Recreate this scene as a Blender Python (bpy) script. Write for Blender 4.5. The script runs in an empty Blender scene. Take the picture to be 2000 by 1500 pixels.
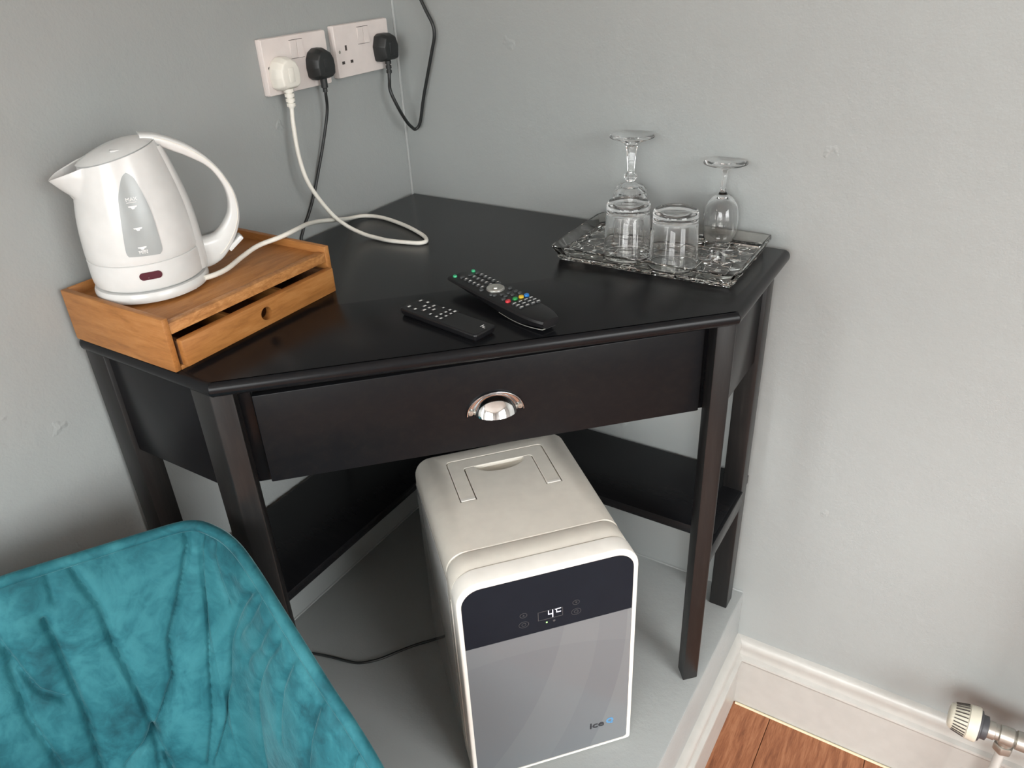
import bpy, bmesh, math, random
from mathutils import Vector, Matrix
random.seed(7)
sc = bpy.context.scene
COL = sc.collection
PI = math.pi

# ---------------------------------------------------------------- camera
F_PX = 1521.96
YAW, PITCH, ROLL = -0.578481, 0.521937, -0.048724
CAM = Vector((1.0228, -1.2412, 1.2142))
fw = Vector((math.sin(YAW)*math.cos(PITCH), math.cos(YAW)*math.cos(PITCH), -math.sin(PITCH)))
r0 = Vector((math.cos(YAW), -math.sin(YAW), 0)); u0 = r0.cross(fw)
cr, sr = math.cos(ROLL), math.sin(ROLL)
rt = r0*cr + u0*sr; up = u0*cr - r0*sr
cd = bpy.data.cameras.new('camera'); co = bpy.data.objects.new('camera', cd); COL.objects.link(co)
cd.sensor_fit = 'HORIZONTAL'; cd.sensor_width = 36.0; cd.lens = 36.0*F_PX/2000.0; cd.clip_start = 0.02
co.matrix_world = Matrix(((rt.x, up.x, -fw.x, CAM.x), (rt.y, up.y, -fw.y, CAM.y), (rt.z, up.z, -fw.z, CAM.z), (0, 0, 0, 1)))
sc.camera = co

# ---------------------------------------------------------------- light
FLOOR = -0.316
WL, WR = -0.018, 0.008           # inner faces of the left wall (x) and right wall (y)
ROOM_X, ROOM_Y, CEIL = 3.2, -3.4, 2.3
sc.view_settings.view_transform = 'Standard'
sc.view_settings.look = 'None'
sc.view_settings.gamma = 1.0
sc.view_settings.use_curve_mapping = False
sc.view_settings.exposure = 0.0
# overcast daylight: a pale sky over darker ground, seen through two windows
W = bpy.data.worlds.new('world'); sc.world = W; W.use_nodes = True
wn, wl = W.node_tree.nodes, W.node_tree.links
tcw = wn.new('ShaderNodeTexCoord'); sxw = wn.new('ShaderNodeSeparateXYZ'); wl.new(tcw.outputs['Generated'], sxw.inputs[0])
rw = wn.new('ShaderNodeValToRGB'); wl.new(sxw.outputs['Z'], rw.inputs['Fac'])
rw.color_ramp.elements[0].position = 0.0; rw.color_ramp.elements[0].color = (0.18, 0.18, 0.17, 1)
rw.color_ramp.elements[1].position = 1.0; rw.color_ramp.elements[1].color = (1.50, 1.53, 1.52, 1)
rwe = rw.color_ramp.elements.new(0.06); rwe.color = (0.55, 0.56, 0.56, 1)
wl.new(rw.outputs['Color'], wn['Background'].inputs[0])
wn['Background'].inputs[1].default_value = 17.0
def portal(name, loc, direction, sx, sy):
    l = bpy.data.lights.new(name, 'AREA'); l.shape = 'RECTANGLE'; l.size = sx; l.size_y = sy
    l.cycles.is_portal = True
    o = bpy.data.objects.new(name, l); COL.objects.link(o); o.location = loc
    o.rotation_euler = Vector(direction).to_track_quat('-Z', 'Z').to_euler()
    return o
WIN_A = (-3.1, -1.9, 0.40, 2.1)      # y0,y1,z0,z1 in the left wall, beside the camera
WIN_B = (-2.3, -0.80, 0.30, 2.1)       # y0,y1,z0,z1 in the far side wall
portal('window_portal_left', (WL-0.10, (WIN_A[0]+WIN_A[1])/2, (WIN_A[2]+WIN_A[3])/2), (1, 0, 0), WIN_A[1]-WIN_A[0], WIN_A[3]-WIN_A[2])
WIN_C = (0.50, 2.20, 0.40, 2.1)       # x0,x1,z0,z1 in the wall behind the camera
portal('window_portal_front', ((WIN_C[0]+WIN_C[1])/2, ROOM_Y-0.10, (WIN_C[2]+WIN_C[3])/2), (0, 1, 0), WIN_C[1]-WIN_C[0], WIN_C[3]-WIN_C[2])
portal('window_portal_side', (ROOM_X+0.10, (WIN_B[0]+WIN_B[1])/2, (WIN_B[2]+WIN_B[3])/2), (-1, 0, 0), WIN_B[1]-WIN_B[0], WIN_B[3]-WIN_B[2])
try:
    sc.cycles.max_bounces = 24; sc.cycles.diffuse_bounces = 6; sc.cycles.glossy_bounces = 6
    sc.cycles.transmission_bounces = 22; sc.cycles.transparent_max_bounces = 12
    sc.cycles.use_denoising = True; sc.cycles.denoiser = 'OPENIMAGEDENOISE'
    sc.cycles.sample_clamp_indirect = 10.0
except Exception:
    pass

# ---------------------------------------------------------------- materials
def new_mat(name):
    m = bpy.data.materials.new(name); m.use_nodes = True
    return m, m.node_tree.nodes, m.node_tree.links, m.node_tree.nodes['Principled BSDF']
def setp(b, **k):
    for n, v in k.items():
        n = n.replace('_', ' ')
        if n in b.inputs: b.inputs[n].default_value = v
def coords(N, L, scale=(1, 1, 1), rot=(0, 0, 0)):
    tc = N.new('ShaderNodeTexCoord'); mp = N.new('ShaderNodeMapping')
    mp.inputs['Scale'].default_value = scale; mp.inputs['Rotation'].default_value = rot
    L.new(tc.outputs['Object'], mp.inputs['Vector']); return mp.outputs['Vector']
def noise(N, L, vec, scale, detail=3, rough=0.5, dist=0.0):
    n = N.new('ShaderNodeTexNoise'); n.inputs['Scale'].default_value = scale; n.inputs['Detail'].default_value = detail
    n.inputs['Roughness'].default_value = rough; n.inputs['Distortion'].default_value = dist
    L.new(vec, n.inputs['Vector']); return n.outputs['Fac']
def ramp(N, L, fac, stops):
    r = N.new('ShaderNodeValToRGB'); e = r.color_ramp.elements
    e[0].position, e[0].color = stops[0][0], (*stops[0][1], 1)
    e[1].position, e[1].color = stops[-1][0], (*stops[-1][1], 1)
    for p, c in stops[1:-1]:
        q = e.new(p); q.color = (*c, 1)
    L.new(fac, r.inputs['Fac']); return r.outputs['Color']
def bump(N, L, b, h, strength, dist=0.001):
    n = N.new('ShaderNodeBump'); n.inputs['Strength'].default_value = strength; n.inputs['Distance'].default_value = dist
    L.new(h, n.inputs['Height']); L.new(n.outputs['Normal'], b.inputs['Normal']); return n
def math2(N, L, op, a, b):
    m = N.new('ShaderNodeMath'); m.operation = op
    for i, v in enumerate((a, b)):
        if isinstance(v, (int, float)): m.inputs[i].default_value = v
        else: L.new(v, m.inputs[i])
    return m.outputs[0]
def plain(name, col, rough=0.5, metal=0.0, spec=0.5, bumpy=0.0, bscale=300, **k):
    m, N, L, b = new_mat(name)
    setp(b, Roughness=rough, Metallic=metal, Specular_IOR_Level=spec, **k)
    v = coords(N, L)
    f = noise(N, L, v, 40, 2)
    c = ramp(N, L, f, [(0.3, tuple(x*0.96 for x in col)), (0.7, tuple(min(1, x*1.03) for x in col))])
    L.new(c, b.inputs['Base Color'])
    if bumpy: bump(N, L, b, noise(N, L, v, bscale, 2), bumpy, 0.0006)
    return m
def wall_paint(name, col, rough=0.42, seed=0.0):
    m, N, L, b = new_mat(name)
    v = coords(N, L)
    big = noise(N, L, v, 2.2 + seed, 4, 0.55); fine = noise(N, L, v, 320, 3, 0.6); mid = noise(N, L, v, 22, 4, 0.6)
    L.new(ramp(N, L, big, [(0.3, tuple(x*0.96 for x in col)), (0.7, tuple(x*1.03 for x in col))]), b.inputs['Base Color'])
    setp(b, Roughness=rough, Specular_IOR_Level=0.45)
    # roller stipple + hand-filled plaster + sparse nicks in the paint
    vo = N.new('ShaderNodeTexVoronoi'); vo.inputs['Scale'].default_value = 7.0; vo.inputs['Randomness'].default_value = 1.0
    wob = N.new('ShaderNodeVectorMath'); wob.operation = 'MULTIPLY_ADD'
    nz = N.new('ShaderNodeTexNoise'); nz.inputs['Scale'].default_value = 60; L.new(v, nz.inputs['Vector'])
    L.new(nz.outputs['Color'], wob.inputs[0]); wob.inputs[1].default_value = (0.03, 0.03, 0.03); L.new(v, wob.inputs[2])
    L.new(wob.outputs[0], vo.inputs['Vector'])
    nick = N.new('ShaderNodeMapRange'); nick.inputs['From Min'].default_value = 0.02; nick.inputs['From Max'].default_value = 0.075
    nick.inputs['To Min'].default_value = 1.0; nick.inputs['To Max'].default_value = 0.0
    L.new(vo.outputs['Distance'], nick.inputs['Value'])
    h = math2(N, L, 'ADD', math2(N, L, 'MULTIPLY', fine, 0.22), math2(N, L, 'MULTIPLY', mid, 1.3))
    h = math2(N, L, 'ADD', h, math2(N, L, 'MULTIPLY', nick.outputs[0], 1.0))
    bump(N, L, b, h, 0.6, 0.0018)
    return m
def wood(name, dark, mid, light, scale=(1, 1, 1), rough=0.45, rot=(0, 0, 0), bstr=0.15, spec=0.4):
    m, N, L, b = new_mat(name)
    v = coords(N, L, scale, rot)
    a = noise(N, L, v, 14, 5, 0.6, 0.6); f = noise(N, L, v, 70, 4, 0.65)
    g = math2(N, L, 'ADD', math2(N, L, 'MULTIPLY', a, 0.7), math2(N, L, 'MULTIPLY', f, 0.3))
    L.new(ramp(N, L, g, [(0.33, dark), (0.5, mid), (0.68, light)]), b.inputs['Base Color'])
    setp(b, Roughness=rough, Specular_IOR_Level=spec)
    bump(N, L, b, f, bstr, 0.0005)
    return m
def glass(name, col=(1, 1, 1), rough=0.0, ior=1.48):
    m, N, L, b = new_mat(name)
    setp(b, Base_Color=(*col, 1), Roughness=rough, IOR=ior, Transmission_Weight=1.0)
    v = coords(N, L); bump(N, L, b, noise(N, L, v, 30, 1), 0.02, 0.001)
    return m
def emis(name, col, s):
    m, N, L, b = new_mat(name)
    setp(b, Base_Color=(*col, 1), Emission_Color=(*col, 1), Emission_Strength=s)
    return m

M = {}
M['wall'] = wall_paint('grey_wall_paint', (0.328, 0.347, 0.341))
M['caulk'] = plain('highlit_painted_caulk', (0.37, 0.385, 0.38), 0.45)
M['plinth'] = wall_paint('grey_plinth_paint', (0.37, 0.387, 0.383), 0.4, 0.4)
M['pale_wall'] = wall_paint('pale_wall_paint', (0.55, 0.56, 0.57), 0.5, 0.3)
M['ceiling'] = wall_paint('ceiling_paint', (0.82, 0.82, 0.81), 0.8, 0.2)
M['white_gloss'] = plain('white_gloss_paint', (0.47, 0.458, 0.43), 0.35, bumpy=0.25, bscale=90)
M['plank'] = wood('floor_laminate', (0.15, 0.050, 0.022), (0.30, 0.115, 0.053), (0.45, 0.205, 0.105), (6, 0.6, 4), 0.4)
M['subfloor'] = plain('dark_subfloor', (0.05, 0.025, 0.015), 0.8)
M['bead'] = plain('cream_sealant', (0.68, 0.6, 0.42), 0.5)
M['desk'] = wood('espresso_wood', (0.0060, 0.0064, 0.0076), (0.0072, 0.0075, 0.0086), (0.0095, 0.0094, 0.0100), (1.2, 6, 6), 0.25, (0, 0, PI/4), 0.02, 0.18)
M['drawer'] = wood('espresso_drawer_wood', (0.0068, 0.0072, 0.0085), (0.0085, 0.0086, 0.0096), (0.0120, 0.0112, 0.0112), (1.2, 6, 6), 0.33, (0, 0, PI/4), 0.03, 0.14)
M['leg'] = wood('espresso_leg_wood', (0.0090, 0.0088, 0.0090), (0.0120, 0.0115, 0.0115), (0.0185, 0.0168, 0.0158), (14, 14, 1.0), 0.32, (0, 0, 0), 0.10, 0.34)
M['chrome'] = plain('polished_chrome', (0.86, 0.86, 0.85), 0.07, 1.0)
M['chrome_flange'] = plain('chrome_dim_reflection', (0.42, 0.43, 0.44), 0.12, 1.0)  # same chrome made darker, a dim reflection put into the colour
M['nickel'] = plain('dull_nickel', (0.42, 0.40, 0.36), 0.38, 0.8, bumpy=0.3, bscale=80)
M['white_plastic'] = plain('white_plastic', (0.645, 0.655, 0.645), 0.2, bumpy=0.0)
M['white_cable'] = plain('white_cable_plastic', (0.78, 0.76, 0.69), 0.4)
M['socket_plastic'] = plain('socket_plastic', (0.72, 0.66, 0.63), 0.3)
M['pin'] = plain('dark_pin_hole', (0.05, 0.04, 0.035), 0.7)
M['black_plastic'] = plain('black_plastic', (0.013, 0.013, 0.015), 0.34)
M['black_soft'] = plain('black_remote_plastic', (0.009, 0.009, 0.010), 0.36, spec=0.3)
M['black_cable'] = plain('black_cable_plastic', (0.014, 0.016, 0.016), 0.42)
M['button'] = plain('dark_button', (0.045, 0.048, 0.05), 0.4)
M['print'] = plain('white_print', (0.75, 0.75, 0.74), 0.5)
M['silver'] = plain('silver_plastic', (0.5, 0.5, 0.47), 0.28, 0.75)
M['red'] = plain('red_rubber', (0.55, 0.03, 0.04), 0.4); M['green'] = plain('green_rubber', (0.02, 0.3, 0.07), 0.4)
M['mint'] = plain('mint_rubber', (0.05, 0.48, 0.22), 0.4)
M['yellow'] = plain('yellow_rubber', (0.75, 0.5, 0.03), 0.4); M['blue'] = plain('blue_rubber', (0.02, 0.19, 0.55), 0.4)
M['gauge'] = plain('smoky_gauge_plastic', (0.33, 0.355, 0.355), 0.25)
M['lamp'] = plain('maroon_lens', (0.075, 0.012, 0.022), 0.2)
AC = ((0.24, 0.095, 0.024), (0.36, 0.150, 0.040), (0.44, 0.205, 0.066))
M['acacia_y'] = wood('acacia_along_front', *AC, (5, 0.7, 5), 0.45)
M['acacia_x'] = wood('acacia_across', *AC, (0.7, 5, 5), 0.45)
M['acacia_front'] = wood('acacia_end_grain', (0.25, 0.1, 0.03), (0.42, 0.19, 0.06), (0.58, 0.3, 0.12), (4, 3, 9), 0.5)
M['acacia_in'] = wood('acacia_inside', (0.10, 0.045, 0.02), (0.16, 0.075, 0.035), (0.2, 0.1, 0.05), (5, 0.7, 5), 0.6)
M['glass'] = glass('clear_glass'); M['tray_glass'] = glass('pressed_glass', (0.97, 0.97, 0.94), 0.0, 1.5)
M['fridge'] = plain('cream_fridge_plastic', (0.80, 0.757, 0.675), 0.38, bumpy=0.15, bscale=900)
M['frame'] = plain('white_frame_plastic', (0.86, 0.83, 0.77), 0.25)
M['fridge_side'] = plain('glossy_shaded_side', (0.42, 0.42, 0.41), 0.12)  # the cream plastic greyed, shade on the side put into the colour
M['black_glass'] = plain('black_glass_panel', (0.0105, 0.0135, 0.0195), 0.12, spec=0.08)
M['faint'] = plain('faint_print', (0.07, 0.072, 0.075), 0.3)
M['digit'] = emis('white_led', (0.9, 0.88, 1.0), 1.6); M['green_led'] = emis('green_led', (0.45, 0.95, 0.3), 0.8)
M['trv'] = plain('aged_white_plastic', (0.58, 0.545, 0.45), 0.4)
M['groove'] = plain('dark_groove', (0.06, 0.05, 0.045), 0.7)
M['grey_plastic'] = plain('charcoal_plastic', (0.05, 0.05, 0.055), 0.45)
M['ink'] = plain('black_ink', (0.02, 0.02, 0.025), 0.4); M['ink_blue'] = plain('blue_ink', (0.09, 0.26, 0.47), 0.4)
M['metal_leg'] = plain('black_metal', (0.012, 0.012, 0.013), 0.4, 0.3)
def door_print():
    m, N, L, b = new_mat('silver_printed_door')
    tc = N.new('ShaderNodeTexCoord'); sx = N.new('ShaderNodeSeparateXYZ'); L.new(tc.outputs['Object'], sx.inputs[0])
    x, z = sx.outputs['X'], sx.outputs['Z']
    tot = None
    for cx, cz, R, w in ((-0.6, 0.42, 0.63, 0.5), (-0.6, 0.35, 0.68, -0.35), (-0.6, 0.30, 0.724, 0.75), (-0.05, -0.25, 0.53, 0.3)):
        dx = math2(N, L, 'SUBTRACT', x, cx); dz = math2(N, L, 'SUBTRACT', z, cz)
        d = math2(N, L, 'SQRT', math2(N, L, 'ADD', math2(N, L, 'MULTIPLY', dx, dx), math2(N, L, 'MULTIPLY', dz, dz)), 0)
        # soft band that is crisp at its inner rim and fades outwards, as printed on the panel
        e = math2(N, L, 'MULTIPLY', math2(N, L, 'GREATER_THAN', d, R), w)
        tot = e if tot is None else math2(N, L, 'ADD', tot, e)
    f = math2(N, L, 'ADD', math2(N, L, 'MULTIPLY', tot, 0.4), 0.45)
    L.new(ramp(N, L, f, [(0.0, (0.118, 0.127, 0.142)), (1.0, (0.188, 0.198, 0.204))]), b.inputs['Base Color'])
    setp(b, Roughness=0.16, Specular_IOR_Level=0.3)
    return m
M['door'] = door_print()
def velvet():
    m, N, L, b = new_mat('teal_velvet')
    v = coords(N, L); a = noise(N, L, v, 7, 5, 0.62, 1.2); f = noise(N, L, v, 46, 4, 0.6, 0.8)
    g = math2(N, L, 'ADD', math2(N, L, 'MULTIPLY', a, 0.75), math2(N, L, 'MULTIPLY', f, 0.25))
    L.new(ramp(N, L, g, [(0.36, (0.006, 0.060, 0.078)), (0.47, (0.014, 0.110, 0.136)), (0.55, (0.026, 0.150, 0.178)), (0.68, (0.040, 0.19, 0.22))]), b.inputs['Base Color'])
    setp(b, Roughness=0.75, Specular_IOR_Level=0.25, Sheen_Weight=0.5, Sheen_Roughness=0.3, Sheen_Tint=(0.55, 0.85, 0.9, 1))
    bump(N, L, b, math2(N, L, 'ADD', f, math2(N, L, 'MULTIPLY', a, 1.2)), 0.35, 0.004)
    return m
M['velvet'] = velvet()

# ---------------------------------------------------------------- mesh helpers
class MB:
    def __init__(self): self.v = []; self.f = []
    def add(self, vs, fs):
        o = len(self.v); self.v += [tuple(p) for p in vs]; self.f += [tuple(i+o for i in f) for f in fs]; return self
    def box(self, x0, x1, y0, y1, z0, z1):
        return self.add([(x, y, z) for z in (z0, z1) for y in (y0, y1) for x in (x0, x1)],
                        [(0, 2, 3, 1), (4, 5, 7, 6), (0, 1, 5, 4), (2, 6, 7, 3), (0, 4, 6, 2), (1, 3, 7, 5)])
    def prism(self, poly, z0, z1, poly2=None):
        n = len(poly); q = poly2 or poly
        return self.add([(x, y, z0) for x, y in poly] + [(x, y, z1) for x, y in q],
                        [tuple(range(n-1, -1, -1)), tuple(range(n, 2*n))] + [(i, (i+1) % n, n+(i+1) % n, n+i) for i in range(n)])
    def lathe(self, prof, n=48, closed=False, ax=(0, 0)):
        # profile of (r,z); zero radius at an end makes a pole
        vs = []; ids = []
        for r, z in prof:
            if r < 1e-7: ids.append([len(vs)]*n); vs.append((ax[0], ax[1], z))
            else:
                ids.append(list(range(len(vs), len(vs)+n)))
                vs += [(ax[0]+r*math.cos(2*PI*i/n), ax[1]+r*math.sin(2*PI*i/n), z) for i in range(n)]
        fs = []
        pr = list(zip(ids, ids[1:])) + ([(ids[-1], ids[0])] if closed else [])
        for a, b in pr:
            for i in range(n):
                j = (i+1) % n
                q = []
                for k in (a[i], a[j], b[j], b[i]):
                    if k not in q: q.append(k)
                if len(q) > 2: fs.append(tuple(q))
        return self.add(vs, fs)
    def tube(self, pts, r, n=10, caps=True):
        P = [Vector(p) for p in pts]; m = len(P); rad = r if isinstance(r, (list, tuple)) else [r]*m
        T = [(P[min(i+1, m-1)]-P[max(i-1, 0)]).normalized() for i in range(m)]
        nrm = T[0].orthogonal().normalized(); vs = []
        for i in range(m):
            nrm = (nrm - T[i]*nrm.dot(T[i])).normalized(); bi = T[i].cross(nrm)
            vs += [P[i] + (nrm*math.cos(2*PI*k/n) + bi*math.sin(2*PI*k/n))*rad[i] for k in range(n)]
        fs = [(i*n+k, i*n+(k+1) % n, (i+1)*n+(k+1) % n, (i+1)*n+k) for i in range(m-1) for k in range(n)]
        if caps: fs += [tuple(range(n-1, -1, -1)), tuple(range((m-1)*n, m*n))]
        return self.add(vs, fs)
    def rings(self, rings, caps=True, loop=False):
        n = len(rings[0]); vs = [p for r in rings for p in r]; m = len(rings)
        fs = [(i*n+k, i*n+(k+1) % n, ((i+1) % m)*n+(k+1) % n, ((i+1) % m)*n+k) for i in range(m if loop else m-1) for k in range(n)]
        if caps and not loop: fs += [tuple(range(n-1, -1, -1)), tuple(range((m-1)*n, m*n))]
        return self.add(vs, fs)
    def grid(self, P):
        m, n = len(P), len(P[0])
        return self.add([p for r in P for p in r], [(i*n+j, i*n+j+1, (i+1)*n+j+1, (i+1)*n+j) for i in range(m-1) for j in range(n-1)])
    def xf(self, fn):
        self.v = [tuple(fn(*p)) for p in self.v]; return self
    def build(self, name, mat, parent=None, bevel=0.0, seg=2, smooth=35, loc=None, rotz=0.0, recalc=True):
        me = bpy.data.meshes.new(name); me.from_pydata(self.v, [], self.f)
        bm = bmesh.new(); bm.from_mesh(me)
        if recalc: bmesh.ops.recalc_face_normals(bm, faces=bm.faces)
        if bevel:
            es = [e for e in bm.edges if len(e.link_faces) == 2 and e.calc_face_angle(0) > math.radians(30)]
            bmesh.ops.bevel(bm, geom=es, offset=bevel, segments=seg, profile=0.5, affect='EDGES', clamp_overlap=True)
        bm.to_mesh(me); bm.free()
        return link(name, me, mat, parent, smooth, loc, rotz)
def link(name, me, mat, parent=None, smooth=35, loc=None, rotz=0.0):
    me.materials.clear(); me.materials.append(mat)
    if smooth:
        me.polygons.foreach_set('use_smooth', [True]*len(me.polygons))
        me.set_sharp_from_angle(angle=math.radians(smooth))
    o = bpy.data.objects.new(name, me); COL.objects.link(o)
    if parent is not None: o.parent = parent
    if loc is not None: o.location = loc
    o.rotation_euler.z = rotz
    return o
def thing(name, label, cat, loc=(0, 0, 0), rotz=0.0, group=None):
    o = bpy.data.objects.new(name, None); COL.objects.link(o); o.empty_display_size = 0.05
    o.location = loc; o.rotation_euler.z = rotz; o['label'] = label; o['category'] = cat
    if group: o['group'] = group
    return o
def struct(o, label=None):
    o['kind'] = 'structure'
    if label: o['label'] = label
    return o
def rrect(x0, x1, y0, y1, r, n=6, corners=(1, 1, 1, 1)):
    pts = []
    for (cx, cy, a0), on in zip(((x1-r, y1-r, 0), (x0+r, y1-r, 90), (x0+r, y0+r, 180), (x1-r, y0+r, 270)), corners):
        if on:
            for i in range(n+1):
                a = math.radians(a0+90*i/n); pts.append((cx+r*math.cos(a), cy+r*math.sin(a)))
        else:
            sx = 1 if a0 in (0, 270) else -1; sy = 1 if a0 in (0, 90) else -1
            pts.append((cx+sx*r, cy+sy*r))
    return pts
def spline(pts, n=8):
    P = [Vector(p) for p in pts]; out = []
    for i in range(len(P)-1):
        a, b, c, d = P[max(i-1, 0)], P[i], P[i+1], P[min(i+2, len(P)-1)]
        for k in range(n):
            t = k/n
            out.append(0.5*((2*b)+(c-a)*t+(2*a-5*b+4*c-d)*t*t+(3*b-a-3*c+d)*t**3))
    out.append(P[-1]); return out
def text_mesh(s, size, depth=0.0002, bold=0.0, align='CENTER'):
    cu = bpy.data.curves.new('lettering', 'FONT'); cu.body = s; cu.size = size; cu.align_x = align; cu.align_y = 'CENTER'
    cu.extrude = depth; cu.offset = bold; cu.resolution_u = 3
    o = bpy.data.objects.new('lettering', cu); COL.objects.link(o)
    dg = bpy.context.evaluated_depsgraph_get(); me = bpy.data.meshes.new_from_object(o.evaluated_get(dg))
    bpy.data.objects.remove(o); bpy.data.curves.remove(cu)
    v = [tuple(p.co) for p in me.vertices]; f = [tuple(p.vertices) for p in me.polygons]
    bpy.data.meshes.remove(me)
    b = MB(); b.v = v; b.f = f; return b
def boolean_cut(o, cutters):
    for c in cutters:
        md = o.modifiers.new('cut', 'BOOLEAN'); md.object = c; md.operation = 'DIFFERENCE'; md.solver = 'EXACT'
    dg = bpy.context.evaluated_depsgraph_get(); dg.update()
    me = bpy.data.meshes.new_from_object(o.evaluated_get(dg))
    o.modifiers.clear(); old = o.data; o.data = me; bpy.data.meshes.remove(old)
    for c in cutters: bpy.data.objects.remove(c)
    me.polygons.foreach_set('use_smooth', [True]*len(me.polygons)); me.set_sharp_from_angle(angle=math.radians(30))
    return o

# ---------------------------------------------------------------- room
T = 0.12
a, b_, c, d = WIN_A
mb = MB().box(WL-T, WL, ROOM_Y-T, a, FLOOR-0.1, CEIL+T).box(WL-T, WL, b_, WR+T, FLOOR-0.1, CEIL+T).box(WL-T, WL, a, b_, FLOOR-0.1, c).box(WL-T, WL, a, b_, d, CEIL+T)
struct(mb.build('wall_left', M['wall'], smooth=0), 'grey painted wall with the power sockets')
struct(MB().box(WL, ROOM_X+T, WR, WR+T, FLOOR-0.1, CEIL+T).build('wall_right', M['wall'], smooth=0), 'grey painted wall behind the glass tray')
a, b_, c, d = WIN_B
mb = MB().box(ROOM_X, ROOM_X+T, ROOM_Y-T, a, FLOOR-0.1, CEIL+T).box(ROOM_X, ROOM_X+T, b_, WR, FLOOR-0.1, CEIL+T).box(ROOM_X, ROOM_X+T, a, b_, FLOOR-0.1, c).box(ROOM_X, ROOM_X+T, a, b_, d, CEIL+T)
struct(mb.build('wall_side', M['pale_wall'], smooth=0))
a, b_, c, d = WIN_C
mb = MB().box(WL-T, a, ROOM_Y-T, ROOM_Y, FLOOR-0.1, CEIL+T).box(b_, ROOM_X+T, ROOM_Y-T, ROOM_Y, FLOOR-0.1, CEIL+T).box(a, b_, ROOM_Y-T, ROOM_Y, FLOOR-0.1, c).box(a, b_, ROOM_Y-T, ROOM_Y, d, CEIL+T)
struct(mb.build('wall_front', M['pale_wall'], smooth=0))
struct(MB().box(WL, ROOM_X, ROOM_Y, WR, CEIL, CEIL+T).build('ceiling', M['ceiling'], smooth=0))
def window(name, p0, p1, z0, z1, along):
    w = bpy.data.objects.new(name, None); COL.objects.link(w); struct(w)
    f = 0.05
    def bx(u0, u1, za, zb, t=0.04):
        m = MB()
        if along == 'y': m.box(WL-0.09, WL-0.09+t, u0, u1, za, zb)
        elif along == 'front': m.box(u0, u1, ROOM_Y-0.09, ROOM_Y-0.09+t, za, zb)
        else: m.box(ROOM_X+0.09-t, ROOM_X+0.09, u0, u1, za, zb)
        return m
    for u0, u1, za, zb in ((p0, p0+f, z0, z1), (p1-f, p1, z0, z1), (p0+f, p1-f, z0, z0+f), (p0+f, p1-f, z1-f, z1)):
        bx(u0, u1, za, zb).build('window_frame', M['white_gloss'], w, 0.004)
    mid = (p0+p1)/2
    bx(mid-0.02, mid+0.02, z0+f, z1-f, 0.035).build('glazing_bar', M['white_gloss'], w)
    zm = (z0+z1)/2
    for u0, u1 in ((p0+f, mid-0.02), (mid+0.02, p1-f)): bx(u0, u1, zm-0.02, zm+0.02, 0.035).build('glazing_bar', M['white_gloss'], w)
window('window_1', *WIN_A, 'y'); window('window_2', *WIN_B, 'side'); window('window_3', *WIN_C, 'front')
# thin painted fillets of caulk, caught light put into their paler colour
struct(MB().tube([(WL+0.0012, WR-0.0012, 0.0), (WL+0.0012, WR-0.0012, CEIL)], 0.0026, 8).build('trim_3', M['caulk']), 'painted caulk in the wall corner')
struct(MB().tube([(WL, WR-0.001, 0.0005), (0.76, WR-0.001, 0.0005)], 0.0024, 8).build('trim_4', M['caulk']), 'painted caulk along the back of the plinth')
struct(MB().tube([(WL+0.001, WR, 0.0005), (WL+0.001, -0.80, 0.0005)], 0.0024, 8).build('trim_5', M['caulk']), 'painted caulk along the left of the plinth')

# floor of laminate planks running along y
fl = struct(MB().box(WL, ROOM_X, ROOM_Y, WR, FLOOR-0.1, FLOOR-0.012).build('floor', M['subfloor'], smooth=0), 'red brown wood laminate floor')
PW = 0.198; i = 0; x = 0.862-PW*5
while x < ROOM_X:
    y = WR - 0.02 if i % 2 else WR-0.6
    y0s = [WR-0.004]
    while y0s[-1] > ROOM_Y:
        y0s.append(y0s[-1] - (1.25 if len(y0s) > 1 else (0.75 if i % 2 else 1.25)))
    for ya, yb in zip(y0s, y0s[1:]):
        xa, xb, yb = max(x, WL), min(x+PW-0.0012, ROOM_X), max(yb+0.0012, ROOM_Y)
        if xb-xa < 0.01 or ya-yb < 0.01: continue
        if xb < 0.77 and yb > -0.8: continue
        cx, cy = (xa+xb)/2, (ya+yb)/2
        MB().box(xa-cx, xb-cx, yb-cy, ya-cy, -0.012, random.uniform(-0.0003, 0.0002)).build('plank', M['plank'], fl, 0.0008, 1, loc=(cx, cy, FLOOR))
    x += PW; i += 1

# raised corner plinth the desk stands on
PX, PY = 0.762, -0.80
struct(MB().prism([(WL, WR), (WL, PY), (PX, PY), (PX, WR)], FLOOR-0.012, 0.0).build('trim_1', M['plinth'], bevel=0.004), 'grey painted raised plinth under the desk')
# moulded skirting: profile (outward, height above floor)
SK = [(0, 0), (0.016, 0), (0.016, 0.128), (0.0165, 0.133), (0.0205, 0.137), (0.0225, 0.142), (0.0215, 0.147), (0.0175, 0.150), (0.0140, 0.152), (0.0125, 0.157), (0.0125, 0.165), (0.0145, 0.172), (0.0155, 0.178), (0.0145, 0.184), (0.011, 0.189), (0.0065, 0.193), (0, 0.195)]
def skirting(name, p0, p1, out, label):
    m = MB(); n = len(SK)
    vs = []
    for p, s in ((p0, 0), (p1, 1)):
        for o_, h in SK: vs.append((p[0]+out[0]*o_, p[1]+out[1]*o_, FLOOR+h))
    # mitre where the two runs meet
    m.add(vs, [tuple(range(n-1, -1, -1)), tuple(range(n, 2*n))] + [(i, (i+1) % n, n+(i+1) % n, n+i) for i in range(n)])
    return struct(m.build(name, M['white_gloss'], smooth=30), label)
skirting('baseboard_right', (PX+0.001, WR), (ROOM_X, WR), (0, -1), 'white moulded skirting under the right wall')
skirting('baseboard_left', (PX, WR-0.001), (PX, PY), (1, 0), 'white moulded skirting on the plinth face')
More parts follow.
